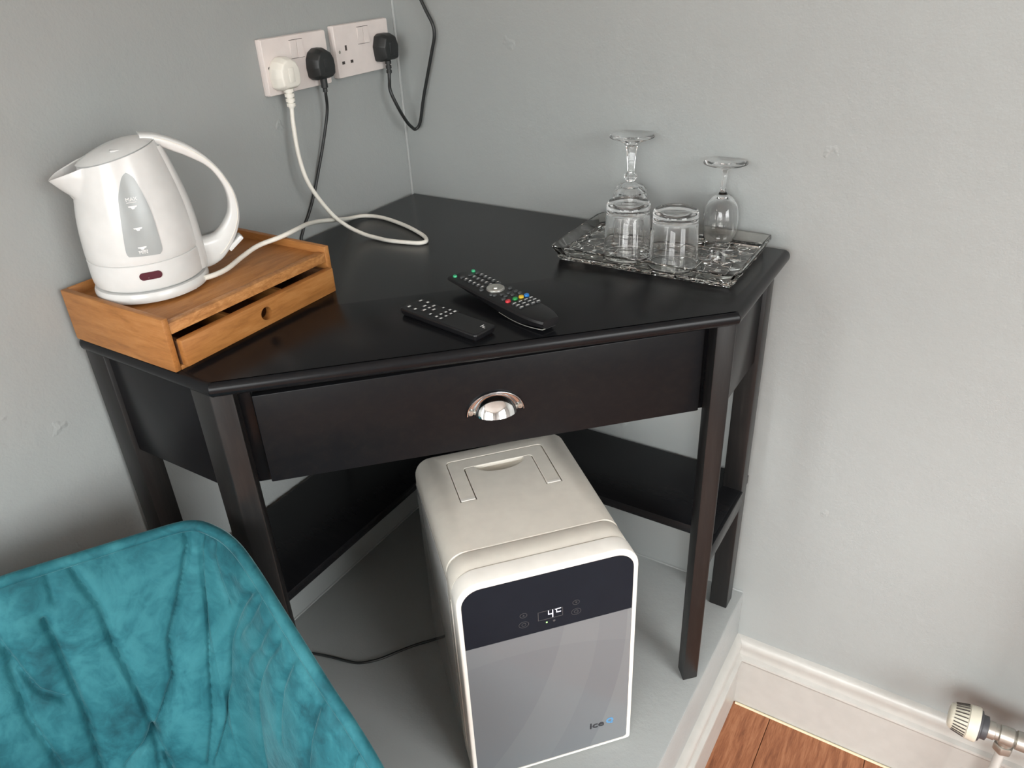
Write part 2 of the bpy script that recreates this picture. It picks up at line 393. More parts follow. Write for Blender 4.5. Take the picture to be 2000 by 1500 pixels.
skirting('baseboard_front', (WL, PY), (PX+0.018, PY), (0, -1), 'white moulded skirting on the front of the plinth')
skirting('baseboard_back', (ROOM_X, ROOM_Y), (WL, ROOM_Y), (0, 1), None)
struct(MB().tube([(PX+0.02, WR-0.0195, FLOOR+0.001), (ROOM_X, WR-0.0195, FLOOR+0.001)], 0.003, 8).build('trim_2', M['bead']), 'cream sealant bead along the skirting foot')

# ---------------------------------------------------------------- corner desk
S2 = math.sqrt(2)
def dg(s, k, z): return ((s+k)/S2, (s-k)/S2, z)        # along the front, out from the corner, up
H = 0.76
desk = thing('corner_desk', 'black brown wooden corner desk with one drawer standing on the grey plinth', 'desk')
def fillet(poly, radii, n=6):
    out = []
    m = len(poly)
    for i in range(m):
        p = Vector(poly[i]); r = radii[i]
        if r <= 0: out.append(tuple(p)); continue
        a = (Vector(poly[i-1])-p).normalized(); b = (Vector(poly[(i+1) % m])-p).normalized()
        ang = a.angle(b); t = r/math.tan(ang/2); p1, p2 = p+a*t, p+b*t
        cen = p+(a+b).normalized()*(r/math.sin(ang/2))
        v1, v2 = p1-cen, p2-cen
        for k in range(n+1):
            w = v1.lerp(v2, k/n).normalized()*r
            out.append(tuple(cen+w))
    return out
TOP = [(-0.012, 0.006), (0.763, -0.003), (0.766, -0.275), (0.267, -0.755), (-0.014, -0.751)]
tp = fillet(TOP, [0, 0.012, 0.003, 0.003, 0.012])
def inset(poly, d):
    # shift every vertex inwards along its bisector (convex polygon listed clockwise)
    m = len(poly); out = []
    cx = sum(p[0] for p in poly)/m; cy = sum(p[1] for p in poly)/m
    for i in range(m):
        p = Vector(poly[i]); a = (p-Vector(poly[i-1])).normalized(); b = (Vector(poly[(i+1) % m])-p).normalized()
        na, nb = Vector((-a.y, a.x)), Vector((-b.y, b.x))
        if na.dot(Vector((cx, cy))-p) < 0: na = -na
        if nb.dot(Vector((cx, cy))-p) < 0: nb = -nb
        n_ = (na+nb).normalized(); out.append(tuple(p+n_*min(d/max(0.4, n_.dot(na)), 2*d)))
    return out
rings = []
th = 0.020
for k in range(9):
    a = -PI/2 + PI*k/8
    q = inset(tp, 0.009*(1-math.cos(a)))
    rings.append([(x, y, H-th/2+th/2*math.sin(a)) for x, y in q])
MB().rings(rings).build('top', M['desk'], desk, smooth=40)
# drawer
DK, DS0, DS1, DZ0, DZ1 = 0.685, -0.304, 0.323, 0.580, 0.7165
dm = MB().box(DS0, DS1, DK-0.018, DK, DZ0, DZ1); dm.xf(dg)
drawer = dm.build('drawer', M['drawer'], desk, 0.0015)
def hp(u, o, z): return dg(u+0.012, DK+o, z+0.640)
# cup handle on the drawer
m = MB(); nt, nph = 28, 12
A, B, C = 0.0315, 0.0280, 0.0250
def shell(off):
    return [[hp((A-off)*math.cos(PI*i/nt), 0.001+(C-off)*math.sin(PI*i/nt)*(0.6*math.sin(PI/2*j/nph)+0.4*j/nph), (B-off)*math.sin(PI*i/nt)*(0.6*math.cos(PI/2*j/nph)+0.4*(1-j/nph))-0.002) for j in range(nph+1)] for i in range(nt+1)]
g1 = shell(0); g2 = shell(0.0016)
m.grid(g1).grid(g2)
m.grid([[g1[i][nph] for i in range(nt+1)], [g2[i][nph] for i in range(nt+1)]])
for i in range(nt):
    pass
cup = m.build('cup_handle', M['chrome'], drawer, smooth=60); cup['label'] = 'polished chrome cup handle'
def flange(r1, r2, o0, o1):
    m = MB(); n = 28; rg = []
    for i in range(n+1):
        t = PI*i/n
        c_, s_ = math.cos(t), math.sin(t)
        mixp = lambda q: (r1[0]*c_*(1-q)+r2[0]*c_*q, (r1[1]*(1-q)+r2[1]*q)*s_-0.004)
        rg.append([hp(mixp(q)[0], o_, mixp(q)[1]) for q, o_ in ((0, o0), (-0.01, o1*0.5), (0.05, o1*0.95), (0.14, o1), (0.22, o1*0.85), (0.34, o1*0.45), (0.7, o1*0.42), (0.84, o1*0.8), (0.94, o1*1.05), (1.0, o1*0.9), (1.0, o0))])
    return m.rings(rg)
flange((0.0415, 0.0335), (0.0305, 0.0272), 0.0, 0.0040).build('handle_flange', M['chrome_flange'], drawer, smooth=40)
for sx in (-0.0352, 0.0352):
    MB().lathe([(0, 0.0008), (0.0008, 0.0009), (0.0012, 0.0017), (0.0034, 0.0015), (0.0046, 0), (0.0046, -0.002)], 16).xf(lambda x, y, z, sx=sx: hp(sx+x, 0.0036+z, y+0.0015)).build('screw', M['nickel'], drawer)
# recessed frame beside and above the drawer
for s0, s1 in ((-0.326, DS0-0.0015), (DS1+0.0015, 0.336)):
    MB().box(s0, s1, DK-0.032, DK-0.012, DZ0-0.004, H-th).xf(dg).build('stile', M['desk'], desk, 0.001)
MB().box(DS0, DS1, DK-0.05, DK-0.02, 0.722, H-th).xf(dg).build('rail', M['desk'], desk)
# legs
def leg(poly, z1=H-th, taper=0.0):
    cx = sum(p[0] for p in poly)/len(poly); cy = sum(p[1] for p in poly)/len(poly)
    return MB().prism([(cx+(x-cx)*(1-taper), cy+(y-cy)*(1-taper)) for x, y in poly], 0.0, z1, poly).build('leg', M['leg'], desk, 0.0018)
def dp(s, k): return dg(s, k, 0)[:2]
leg([dp(0.333, 0.675), dp(0.329, 0.708), dp(0.3585, 0.708), (0.7475, -0.222), (0.722, -0.222)], taper=0.05)
leg([dp(-0.321, 0.675), dp(-0.321, 0.708), dp(-0.349, 0.708), (0.218, -0.7475), (0.218, -0.722)], taper=0.05)
leg([(0.709, -0.020), (0.745, -0.020), (0.745, -0.055), (0.709, -0.055)])
leg([(-0.008, -0.745), (0.033, -0.745), (0.033, -0.708), (-0.008, -0.708)])
leg([(-0.006, -0.035), (0.03, -0.035), (0.03, 0.0), (-0.006, 0.0)])
# side panels (aprons) between front and back legs, back aprons
MB().box(0.722, 0.738, -0.226, -0.052, 0.572, H-th).build('side_panel', M['desk'], desk, 0.001)
MB().box(0.03, 0.224, -0.738, -0.722, 0.580, H-th).build('side_panel', M['desk'], desk, 0.001)
MB().box(0.03, 0.71, -0.022, -0.008, 0.66, H-th).build('back_rail', M['desk'], desk)
MB().box(-0.006, 0.008, -0.71, -0.03, 0.66, H-th).build('back_rail', M['desk'], desk)
# L-shaped lower shelf with the two end rails
SZ = 0.302
MB().prism([(-0.006, 0.0), (0.742, 0.0), (0.742, -0.192), (0.19, -0.192), (0.19, -0.742), (-0.006, -0.742)], SZ-0.018, SZ).build('shelf', M['desk'], desk, 0.001)
MB().box(0.730, 0.748, -0.226, -0.054, SZ-0.036, SZ-0.001).build('rail', M['desk'], desk, 0.001)
MB().box(0.032, 0.222, -0.748, -0.730, SZ-0.036, SZ-0.001).build('rail', M['desk'], desk, 0.001)

# ---------------------------------------------------------------- wooden drawer box under the kettle
box = thing('wooden_box', 'acacia wood tray box with a slim drawer under the kettle', 'box', (0, 0, H))
bx0, bx1, by0, by1, bh = -0.006, 0.205, -0.751, -0.463, 0.072
MB().box(bx0, bx1, by0, by0+0.009, 0, bh).build('side_panel', M['acacia_x'], box, 0.0015)
MB().box(bx0, bx1, by1-0.009, by1, 0, bh).build('side_panel', M['acacia_x'], box, 0.0015)
MB().box(bx0, bx0+0.005, by0+0.009, by1-0.009, 0.0, bh).build('back_panel', M['acacia_y'], box, 0.001)
MB().box(bx0+0.005, bx1-0.014, by0+0.009, by1-0.009, 0.052, 0.061).build('tray_panel', M['acacia_y'], box, 0.0008)
MB().box(bx1-0.014, bx1-0.001, by0+0.009, by1-0.009, 0.049, 0.0635).build('front_rail', M['acacia_front'], box, 0.001)
MB().box(bx0+0.005, bx1, by0+0.009, by1-0.009, 0.0, 0.006).build('bottom_panel', M['acacia_y'], box, 0.001)
# drawer pulled out a finger's breadth
dx = 0.0125
front = MB().box(bx1-0.011+dx, bx1+dx, by0+0.011, by1-0.011, 0.0065, 0.0425)
fo = front.build('drawer', M['acacia_y'], box, 0.0012)
cut = MB().lathe([(0, -0.03), (0.0092, -0.03), (0.0092, 0.03), (0, 0.03)], 32).xf(lambda x, y, z: (bx1+dx+z, (by0+by1)/2+x, 0.0245+y)).build('hole_cutter', M['acacia_in'])
cut.location.z = H
bpy.context.view_layer.update()
boolean_cut(fo, [cut])
MB().box(bx0+0.02, bx1-0.011+dx, by0+0.012, by0+0.019, 0.0065, 0.039).build('drawer_side', M['acacia_in'], fo)
MB().box(bx0+0.02, bx1-0.011+dx, by1-0.019, by1-0.012, 0.0065, 0.039).build('drawer_side', M['acacia_in'], fo)
MB().box(bx0+0.02, bx1-0.011+dx, by0+0.019, by1-0.019, 0.007, 0.011).build('drawer_bottom', M['acacia_in'], fo)
for q in (0.34, 0.66):
    yy = by0+(by1-by0)*q
    MB().box(bx0+0.03, bx1-0.02+dx, yy-0.003, yy+0.003, 0.011, 0.038).build('divider', M['acacia_x'], fo)

# ---------------------------------------------------------------- kettle
KA = (0.077, -0.668); KZ = 0.822
ket = thing('electric_kettle', 'white plastic electric kettle with grey water gauge on the wooden box', 'kettle', (*KA, KZ))
PROF = [(0.0195, 0.0690), (0.022, 0.0700), (0.031, 0.0708), (0.05, 0.0705), (0.07, 0.0700), (0.09, 0.0689), (0.11, 0.0665), (0.13, 0.0628), (0.145, 0.0595), (0.165, 0.0545), (0.183, 0.0495), (0.2, 0.0450)]
_pp = spline([(r, h, 0) for h, r in PROF], 6)
SM = [(p.y, p.x) for p in _pp]
def kr(h):
    if h <= SM[0][0]: return SM[0][1]
    for (a, ra), (b, rb) in zip(SM, SM[1:]):
        if h <= b: return ra+(rb-ra)*(h-a)/max(b-a, 1e-9)
    return SM[-1][1]
AZ_H, AZ_S = math.radians(61), math.radians(-119)
# power base
MB().lathe([(0, 0.002), (0.067, 0.002), (0.0705, 0.0035), (0.0722, 0.007), (0.0720, 0.012), (0.0700, 0.0160), (0.06, 0.0175), (0, 0.0175)], 64).build('power_base', M['white_plastic'], ket)
for a in (0.3, 2.4, 4.5):
    MB().lathe([(0, 0), (0.005, 0), (0.005, 0.003), (0, 0.003)], 12, ax=(0.06*math.cos(a), 0.06*math.sin(a))).build('foot', M['white_plastic'], ket)
# lower collar and body (open top closed by lid)
SEAM = 0.0535
MB().lathe([(0, 0.018), (0.066, 0.018), (0.067, 0.0195)] + [(kr(h), h) for h in (0.0205, 0.023, 0.028, 0.034, 0.042, 0.048, 0.0525)] + [(kr(SEAM)-0.0012, SEAM), (0, SEAM)], 72).build('collar', M['white_plastic'], ket)
n = 120; rg = []
def rim_h(a, lip=True):
    d = abs((a-AZ_S+PI) % (2*PI)-PI)
    h = 0.1805+0.0105*math.cos(a-AZ_H)
    if lip: h -= 0.0135*max(0.0, 1-d/0.62)**1.2
    return h
def body_pt(a, h, hr, ins=0.0):
    d = abs((a-AZ_S+PI) % (2*PI)-PI)
    r = kr(h)
    up_ = max(0.0, min(1.15, (h-0.1345)/(0.1585-0.1345)))
    w = 0.50+0.14*up_
    r += 0.029*(up_**0.85)*max(0.0, 1-d/w)**1.25
    r -= ins
    return (r*math.cos(a), r*math.sin(a), h)
NR = 64
for k in range(NR+1):
    t = (k/NR)**0.8; ring = []
    for i in range(n):
        a = 2*PI*i/n; hr = rim_h(a); h = SEAM+0.0003+t*(hr-SEAM-0.0003)
        ring.append(body_pt(a, h, hr, 0.0012 if k == 0 else 0))
    rg.append(ring)
mb = MB().rings(rg, caps=False)
wall_in = [[body_pt(2*PI*i/n, rim_h(2*PI*i/n)-dz, 0, 0.0022) for i in range(n)] for dz in (0.0006, 0.008, 0.016, 0.03)]
mb.rings([rg[-1]]+wall_in, caps=False); mb.add(rg[0], [tuple(range(n-1, -1, -1))]); mb.add(wall_in[-1], [tuple(range(n))])
mb.build('body', M['white_plastic'], ket, smooth=50)
# lid, tilted with the rim, higher at the handle
lid = MB(); rg = []
def lid_pt(a, rr):
    R = 0.0462+0.0035*max(0, 1-abs((a-AZ_S+PI) % (2*PI)-PI)/0.7)
    x, y = R*rr*math.cos(a), R*rr*math.sin(a)
    z = 0.1812+0.0105*rr*math.cos(a-AZ_H)+0.0105*(1-rr**2.6)
    return (x, y, z)
for k in range(12):
    rr = 1-k/11*0.98
    rg.append([lid_pt(2*PI*i/64, rr) for i in range(64)])
low = [[(x*0.985, y*0.985, z-dz) for x, y, z in rg[0]] for dz in (0.006, 0.0008)]
lido = lid.rings(low+rg).build('lid', M['white_plastic'], ket, smooth=50)
cz = 0.1925
MB().box(-0.0085, 0.0085, -0.0085, 0.0085, 0, 0.0022).xf(lambda x, y, z: (0.0225+0.857*x+0.515*y, -0.0120-0.515*x+0.857*y, cz-0.0067+z+0.02*x)).build('lid_catch', M['white_plastic'], lido, 0.001)
MB().box(-0.0065, 0.0065, 0.0082, 0.0098, 0.0006, 0.0024).xf(lambda x, y, z: (0.0225+0.857*x+0.515*y, -0.0120-0.515*x+0.857*y, cz-0.0067+z+0.02*x)).build('catch_slot', M['groove'], lido)
# raised spine on the handle side
P = []
for i in range(25):
    h = 0.0215+(0.183-0.0215)*i/24; row = []
    hw = math.radians(31-8*(i/24))
    for j in range(17):
        e = -1+2*j/16; o = 0.0045*(1-abs(e)**6)-0.0008
        a = AZ_H+hw*e; row.append(((kr(h)+o)*math.cos(a), (kr(h)+o)*math.sin(a), h))
    P.append(row)
MB().grid(P).build('handle_spine', M['white_plastic'], ket, smooth=50, recalc=False)
# handle: outer and inner outline in the handle plane (distance from axis, height)
OUT = [(0.030, 0.1995), (0.0513, 0.195), (0.0761, 0.1826), (0.0943, 0.1682), (0.1102, 0.1498), (0.1211, 0.1303), (0.1295, 0.1040), (0.1285, 0.0733), (0.118, 0.0485), (0.0994, 0.0245), (0.0800, 0.0135), (0.062, 0.0125)]
INN = [(0.030, 0.185), (0.0498, 0.1800), (0.0661, 0.1705), (0.0770, 0.1645), (0.0974, 0.1500), (0.1088, 0.1351), (0.1169, 0.1145), (0.1178, 0.0939), (0.1116, 0.0761), (0.0953, 0.0590), (0.0822, 0.0545), (0.062, 0.0550)]
ro = spline([(p[0], p[1], 0) for p in OUT], 5); ri = spline([(p[0], p[1], 0) for p in INN], 5)
ch, sh = math.cos(AZ_H), math.sin(AZ_H); rg = []
for i, (o_, i_) in enumerate(zip(ro, ri)):
    t = i/(len(ro)-1); hw = 0.0135-0.0035*math.sin(PI*t)
    ring = []
    for k in range(20):
        a = 2*PI*k/20; c_, s_ = math.cos(a), math.sin(a)
        ux = math.copysign(abs(c_)**0.55, c_); uy = math.copysign(abs(s_)**0.55, s_)
        p = i_.lerp(o_, 0.5+0.5*ux); w = hw*uy
        ring.append((ch*p.x-sh*w, sh*p.x+ch*w, p.y))
    rg.append(ring)
hd = MB().rings(rg).build('handle', M['white_plastic'], ket, smooth=60)
# groove line round the grip
for sgn in (-1, 1):
    pts = [(lambda p, t: (ch*p.x-sh*sgn*(0.0137-0.0035*math.sin(PI*t)), sh*p.x+ch*sgn*(0.0137-0.0035*math.sin(PI*t)), p.y))(i_.lerp(o_, 0.72), i/(len(ro)-1)) for i, (o_, i_) in enumerate(zip(ro, ri))][4:-8]
    MB().tube(pts, 0.0006, 6).build('grip_seam', M['white_cable'], hd)
# rocker switch at the foot of the handle
MB().box(-0.013, 0.013, -0.009, 0.009, -0.0035, 0.0035).xf(lambda x, y, z: (lambda q: (ch*q[0]-sh*y, sh*q[0]+ch*y, q[1]))((0.1150+x*0.80-z*0.6, 0.0385+x*0.6+z*0.80))).build('switch', M['white_plastic'], ket, 0.002)
# water gauge
def kp(az, h, off=0.0006):
    r = kr(h)+off; a = math.radians(az); return (r*math.cos(a), r*math.sin(a), h)
LFT = [(0.0664, -47.0), (0.0729, -48.7), (0.0964, -46.9), (0.1244, -44.2), (0.1394, -42.1), (0.1556, -35.9), (0.1616, -31.9), (0.1646, -27.6)]
RGT = [(0.0639, -17.8), (0.0699, -14.3), (0.0889, -14.0), (0.1144, -13.9), (0.1326, -15.4), (0.1547, -19.3), (0.1611, -22.9), (0.1646, -27.1)]
def itp(L_, t):
    x = t*(len(L_)-1); i = min(int(x), len(L_)-2); f = x-i
    return L_[i][0]+(L_[i+1][0]-L_[i][0])*f, L_[i][1]+(L_[i+1][1]-L_[i][1])*f
SL, SR = spline([(a, h, 0) for h, a in LFT], 5), spline([(a, h, 0) for h, a in RGT], 5)
def patch(off):
    return [[kp(l.x+(r.x-l.x)*j/14, l.y+(r.y-l.y)*j/14, off) for j in range(15)] for l, r in zip(SL, SR)]
g1 = patch(0.0007)
gm = MB().grid(g1)
edge = g1[0] + [r[-1] for r in g1[1:]] + g1[-1][-2::-1] + [r[0] for r in g1[-2:0:-1]]
ein = patch(-0.001); einl = ein[0] + [r[-1] for r in ein[1:]] + ein[-1][-2::-1] + [r[0] for r in ein[-2:0:-1]]
gm.rings([edge, einl], caps=False)
gauge = gm.build('water_gauge', M['gauge'], ket, smooth=60); gauge['label'] = 'translucent grey water gauge'
def on_body(mbx, az, h, off=0.0009):
    return mbx.xf(lambda x, y, z: kp(az+math.degrees(x/kr(h+y)), h+y, off+z))
on_body(text_mesh('MAX', 0.0062, 0.0001), -29.9, 0.1345).build('max_lettering', M['print'], gauge, smooth=0)
on_body(text_mesh('MIN', 0.0058, 0.0001), -32.6, 0.0702).build('min_lettering', M['print'], gauge, smooth=0)
def cup_mark(az, h, bars):
    m = MB()
    m.prism([(-0.0052, 0.0018), (0.0052, 0.0018), (0.0044, 0.0002), (0.0022, -0.0004), (0.0012, -0.002), (-0.0012, -0.002), (-0.0026, 0.0002), (-0.0044, 0.0004)], 0, 0.0002)
    for b in bars: m.box(-0.0055, 0.0055, b-0.0003, b+0.0003, 0, 0.0002)
    on_body(m, az, h).build('cup_mark', M['print'], gauge, smooth=0)
cup_mark(-30.6, 0.1252, [0.0058]); cup_mark(-31.6, 0.0992, []); cup_mark(-32.6, 0.0755, [-0.0032])
pl = MB().prism(rrect(-0.0135, 0.0135, -0.0049, 0.0049, 0.0048), -0.001, 0.0006)
on_body(pl, -32.2, 0.0392, 0.0004).build('indicator_lens', M['lamp'], ket, smooth=30)

# ---------------------------------------------------------------- sockets
def socket(name, y0, z0, label, rockers_tilt):
    s = thing(name, label, 'socket', (WL, y0, z0), 0, 'double sockets on the left wall')
    ofs = 0.0004
    w, h = 0.145, 0.086
    MB().box(0, ofs+0.006, 0.001, w-0.001, 0.001, h-0.001).build('back_box', M['socket_plastic'], s, 0.0015)
    P = rrect(0, w, 0, h, 0.004)
    MB().prism([(x, y) for x, y in P], 0, 0.0066, [(x, y) for x, y in inset(P, 0.0012)]).xf(lambda x, y, z: (ofs+0.006+z, x, y)).build('face_plate', M['socket_plastic'], s, 0.0006, 1)
    fx = ofs+0.0126
    for (c, t) in rockers_tilt:
        MB().prism([(-0.0135, 0.0), (0.0135, 0.0), (0.0135, 0.0026 if t > 0 else 0.0006), (0, 0.0012), (-0.0135, 0.0006 if t > 0 else 0.0026)], c-0.0068, c+0.0068).xf(lambda a, b, y: (fx+b, y, 0.064+a)).build('rocker_switch', M['socket_plastic'], s, 0.0004, 1)
        MB().box(fx-0.0003, fx+0.0002, c-0.0074, c+0.0074, 0.0498, 0.0505).build('switch_gap', M['groove'], s, smooth=0)
        MB().box(fx-0.0003, fx+0.0002, c-0.0074, c+0.0074, 0.0776, 0.0783).build('switch_gap', M['groove'], s, smooth=0)
    return s, fx
s1, fx = socket('wall_socket', -0.3350, 1.0050, 'white double wall socket holding the white plug, further from the corner', ((0.0668, 1), (0.0822, -1)))
MB().lathe([(0, 0), (0.0022, 0), (0.0022, 0.0003), (0, 0.0003)], 12).xf(lambda x, y, z: (fx+z, 0.0095+x, 0.0425+y)).build('screw_hole', M['groove'], s1, smooth=0)
s2, fx = socket('wall_socket', -0.1720, 1.0080, 'white double wall socket with one free outlet, next to the wall corner', ((0.0668, 1), (0.0822, -1)))
for (cy, cz, w, h) in ((0.0268, 0.0480, 0.0045, 0.0085), (0.0160, 0.0250, 0.0068, 0.0048), (0.0377, 0.0250, 0.0068, 0.0048)):
    MB().box(fx-0.0003, fx+0.0003, cy-w/2, cy+w/2, cz-h/2, cz+h/2).build('pin_hole', M['pin'], s2, smooth=0)
MB().lathe([(0, 0.0003), (0.0021, 0.0003), (0.0027, 0)], 14).xf(lambda x, y, z: (fx+z, 0.0100+x, 0.0430+y)).build('plate_screw', M['nickel'], s2, smooth=0)

# ---------------------------------------------------------------- plugs and cords
def plug_parts(root, mat, y, z, style, sub=None):
    """British three-pin plug seated on the socket plate, cord leaving downwards"""
    x0 = -0.0048
    if style == 'shield':   # arched top, straight sides, flat bottom
        out = [(-0.0215, -0.019), (-0.0235, -0.004), (-0.022, 0.010), (-0.016, 0.020), (-0.006, 0.0255), (0.006, 0.0255), (0.016, 0.020), (0.022, 0.010), (0.0235, -0.004), (0.0215, -0.019), (0.014, -0.0235), (-0.014, -0.0235)]
    else:                   # angular
        out = [(-0.0205, -0.022), (-0.0235, 0.004), (-0.017, 0.021), (-0.010, 0.0245), (0.010, 0.0245), (0.017, 0.021), (0.0235, 0.004), (0.0205, -0.022)]
    out = fillet(out, [0.004]*len(out), 3)
    rg = []
    for d, s in ((0, 0.97), (0.002, 1.0), (0.013, 1.0), (0.016, 0.97), (0.0235, 0.86), (0.0255, 0.80), (0.026, 0.72)):
        rg.append([(x0+d, y+a*s, z+b*s*(1 if b > 0 else 1)) for a, b in out])
    pb = MB().rings(rg).build('plug', mat, root, smooth=40)
    MB().box(x0+0.0245, x0+0.0268, y-0.006, y+0.006, z-0.012, z+0.010).build('plug_ridge', mat, pb, 0.0012)
    return x0
def relief(root, mat, p, ln, r, ribs):
    m = MB(); prof = [(0, 0)]
    for i in range(ribs):
        a, b = ln*i/ribs, ln*(i+1)/ribs
        rr = r*(1-0.18*i/max(1, ribs))
        prof += [(rr, a), (rr, a+(b-a)*0.68), (rr*0.68, a+(b-a)*0.72), (rr*0.68, b)]
    prof.append((0, ln))
    m.lathe(prof, 16).xf(lambda x, y, z: (p[0]+x, p[1]+y, p[2]-z)); m.build('strain_relief', mat, root, smooth=40)
# white kettle lead
c1 = thing('power_cord', 'white kettle power cord plugged into the left wall socket and looping on the desk', 'cord', (-0.0048, -0.3085, 1.039))
def make_cord(root, mat, y, z, style, ribs, rl, rr, path, rc):
    # parts are modelled in room coordinates, then moved into the thing's frame
    plug_parts(root, mat, y, z, style)
    relief(root, mat, (0.0080, y, z-0.022), rl, rr, ribs)
    MB().tube(spline(path, 8), rc, 10).build('cord', mat, root, smooth=60)
    for o in root.children:
        o.location = -root.location
make_cord(c1, M['white_cable'], -0.3050, 1.0370, 'shield', 4, 0.030, 0.0082,
    [(0.0080, -0.3050, 1.000), (0.0082, -0.3055, 0.985), (0.0110, -0.3110, 0.957), (0.0180, -0.3170, 0.907), (0.029, -0.3150, 0.8626), (0.040, -0.2900, 0.811), (0.055, -0.2700, 0.782),
     (0.085, -0.2600, 0.7672), (0.1130, -0.2580, 0.7638), (0.1413, -0.2594, 0.7636), (0.1809, -0.2524, 0.7636), (0.2000, -0.2450, 0.7636), (0.2010, -0.2310, 0.7636), (0.1743, -0.2091, 0.7636), (0.1134, -0.1819, 0.7636), (0.0450, -0.1640, 0.7636),
     (0.0080, -0.1750, 0.7650), (0.0080, -0.2150, 0.772), (0.0310, -0.2700, 0.789), (0.0560, -0.3300, 0.808), (0.0900, -0.3900, 0.826), (0.120, -0.440, 0.8375), (0.1250, -0.480, 0.838), (0.1150, -0.515, 0.8345), (0.1220, -0.552, 0.8315), (0.136, -0.590, 0.8300), (0.1420, -0.615, 0.8310), (0.1400, -0.634, 0.8318)], 0.0036)
# black fridge lead: down the wall behind the desk and across the plinth to the fridge
c2 = thing('power_cord', 'thin black power cord from the left socket down behind the desk to the fridge', 'cord', (-0.0048, -0.2235, 1.040))
make_cord(c2, M['black_cable'], -0.2235, 1.0405, 'shield', 1, 0.022, 0.0058,
    [(0.0080, -0.2235, 1.006), (0.0070, -0.2225, 0.992), (0.001, -0.2200, 0.962), (-0.006, -0.2345, 0.911), (-0.010, -0.2510, 0.870), (-0.0125, -0.2700, 0.829), (-0.0145, -0.2890, 0.798), (-0.0152, -0.3070, 0.775), (-0.0145, -0.318, 0.74), (-0.0128, -0.312, 0.60), (-0.0128, -0.312, 0.40), (-0.0128, -0.316, 0.30), (-0.0125, -0.345, 0.262), (-0.0125, -0.45, 0.258), (-0.0125, -0.58, 0.255), (-0.0125, -0.632, 0.225), (-0.0125, -0.645, 0.12), (-0.0115, -0.636, 0.03), (-0.004, -0.610, 0.0045),
     (0.0241, -0.5790, 0.0032), (0.0597, -0.5735, 0.0030), (0.1133, -0.5575, 0.0030), (0.1573, -0.5468, 0.0030), (0.1817, -0.5371, 0.0030), (0.2065, -0.5130, 0.0030), (0.2288, -0.4773, 0.0032), (0.2510, -0.4485, 0.006), (0.2775, -0.4246, 0.012), (0.2950, -0.4110, 0.022)], 0.0026)
# black lead by the corner, rising up the right wall
c3 = thing('power_cord', 'black power cord drooping from the corner socket then rising up the right wall', 'cord', (-0.0048, -0.0525, 1.0455))
make_cord(c3, M['black_cable'], -0.0525, 1.0455, 'angular', 3, 0.024, 0.0058,
    [(0.0080, -0.0525, 1.006), (0.0095, -0.0560, 0.990), (0.0150, -0.0630, 0.972), (0.0220, -0.0540, 0.9406), (0.0230, -0.0350, 0.912), (0.0220, -0.0190, 0.898), (0.022, -0.0090, 0.8930), (0.030, -0.0035, 0.905), (0.0427, -0.0030, 0.9481), (0.0576, -0.0030, 0.9903), (0.0737, -0.0030, 1.0354), (0.0822, -0.0030, 1.0610), (0.0805, -0.0030, 1.0810), (0.0667, -0.0030, 1.1058), (0.0557, -0.0030, 1.128), (0.045, -0.003, 1.16), (0.04, -0.003, 1.25), (0.045, -0.003, 1.5)], 0.0031)

# ---------------------------------------------------------------- glass tray and glasses
TZ = H
TC = (0.5844, -0.1150)
tray = MB(); nx, ny = 8, 5
HW, HD = 0.139, 0.0855
rnd = random.Random(3)
def per(nx, ny):
    p = []
    for i in range(2*nx): p.append((-1+i/nx, -1))
    for j in range(2*ny): p.append((1, -1+j/ny))
    for i in range(2*nx): p.append((1-i/nx, 1))
    for j in range(2*ny): p.append((-1, 1-j/ny))
    return p
PER = per(nx, ny)
def ringpts(hw, hd, z, rad, jit=None):
    out = []
    for k, (a, b) in enumerate(PER):
        x, y = a*hw, b*hd
        ex, ey = abs(x)-(hw-rad), abs(y)-(hd-rad)
        if ex > 0 and ey > 0:
            l = math.hypot(ex, ey); s = rad/max(l, 1e-9)
            if l > 1e-9: x = math.copysign(hw-rad+ex*s, x); y = math.copysign(hd-rad+ey*s, y)
        elif ex > 0 and ey <= 0: pass
        if jit: l = math.hypot(x, y); q = 1+jit*(1 if k % 2 else -1)/l; x, y = x*q, y*q
        out.append((x, y, z))
    return out
# underside: random star facets parted by V grooves
pts = {}
for i in range(2*nx+1):
    for j in range(2*ny+1):
        x = -HW+2*HW*i/(2*nx); y = -HD+2*HD*j/(2*ny); e_ = i in (0, 2*nx) or j in (0, 2*ny)
        if not e_: x += rnd.uniform(-0.005, 0.005); y += rnd.uniform(-0.005, 0.005)
        pts[(i, j)] = (x, y, e_)   # edge flag keeps the rim of the base flat
gb = bmesh.new(); gv = {}
for k, (x, y, e_) in pts.items(): gv[k] = gb.verts.new((x, y, 0 if e_ else (0.0030 if (k[0] % 2 and k[1] % 2) else (0.0004 if (k[0]+k[1]) % 2 else 0.0022))))
for ci in range(nx):
    for cj in range(ny):
        x, y, _ = pts[(2*ci+1, 2*cj+1)]
        loop = [(2*ci, 2*cj), (2*ci+1, 2*cj), (2*ci+2, 2*cj), (2*ci+2, 2*cj+1), (2*ci+2, 2*cj+2), (2*ci+1, 2*cj+2), (2*ci, 2*cj+2), (2*ci, 2*cj+1)]
        if abs(x-0.012)/0.05+abs(y+0.018)/0.042 < 1: gb.faces.new([gv[q] for q in reversed(loop)])
        else:
            for a, b in zip(loop, loop[1:]+loop[:1]): gb.faces.new((gv[(2*ci+1, 2*cj+1)], gv[b], gv[a]))
outer_v = [v for k, v in gv.items() if pts[k][2]]; inner_v = [v for k, v in gv.items() if not pts[k][2] and v.link_faces]
bmesh.ops.delete(gb, geom=[v for v in gb.verts if not v.link_faces], context='VERTS')
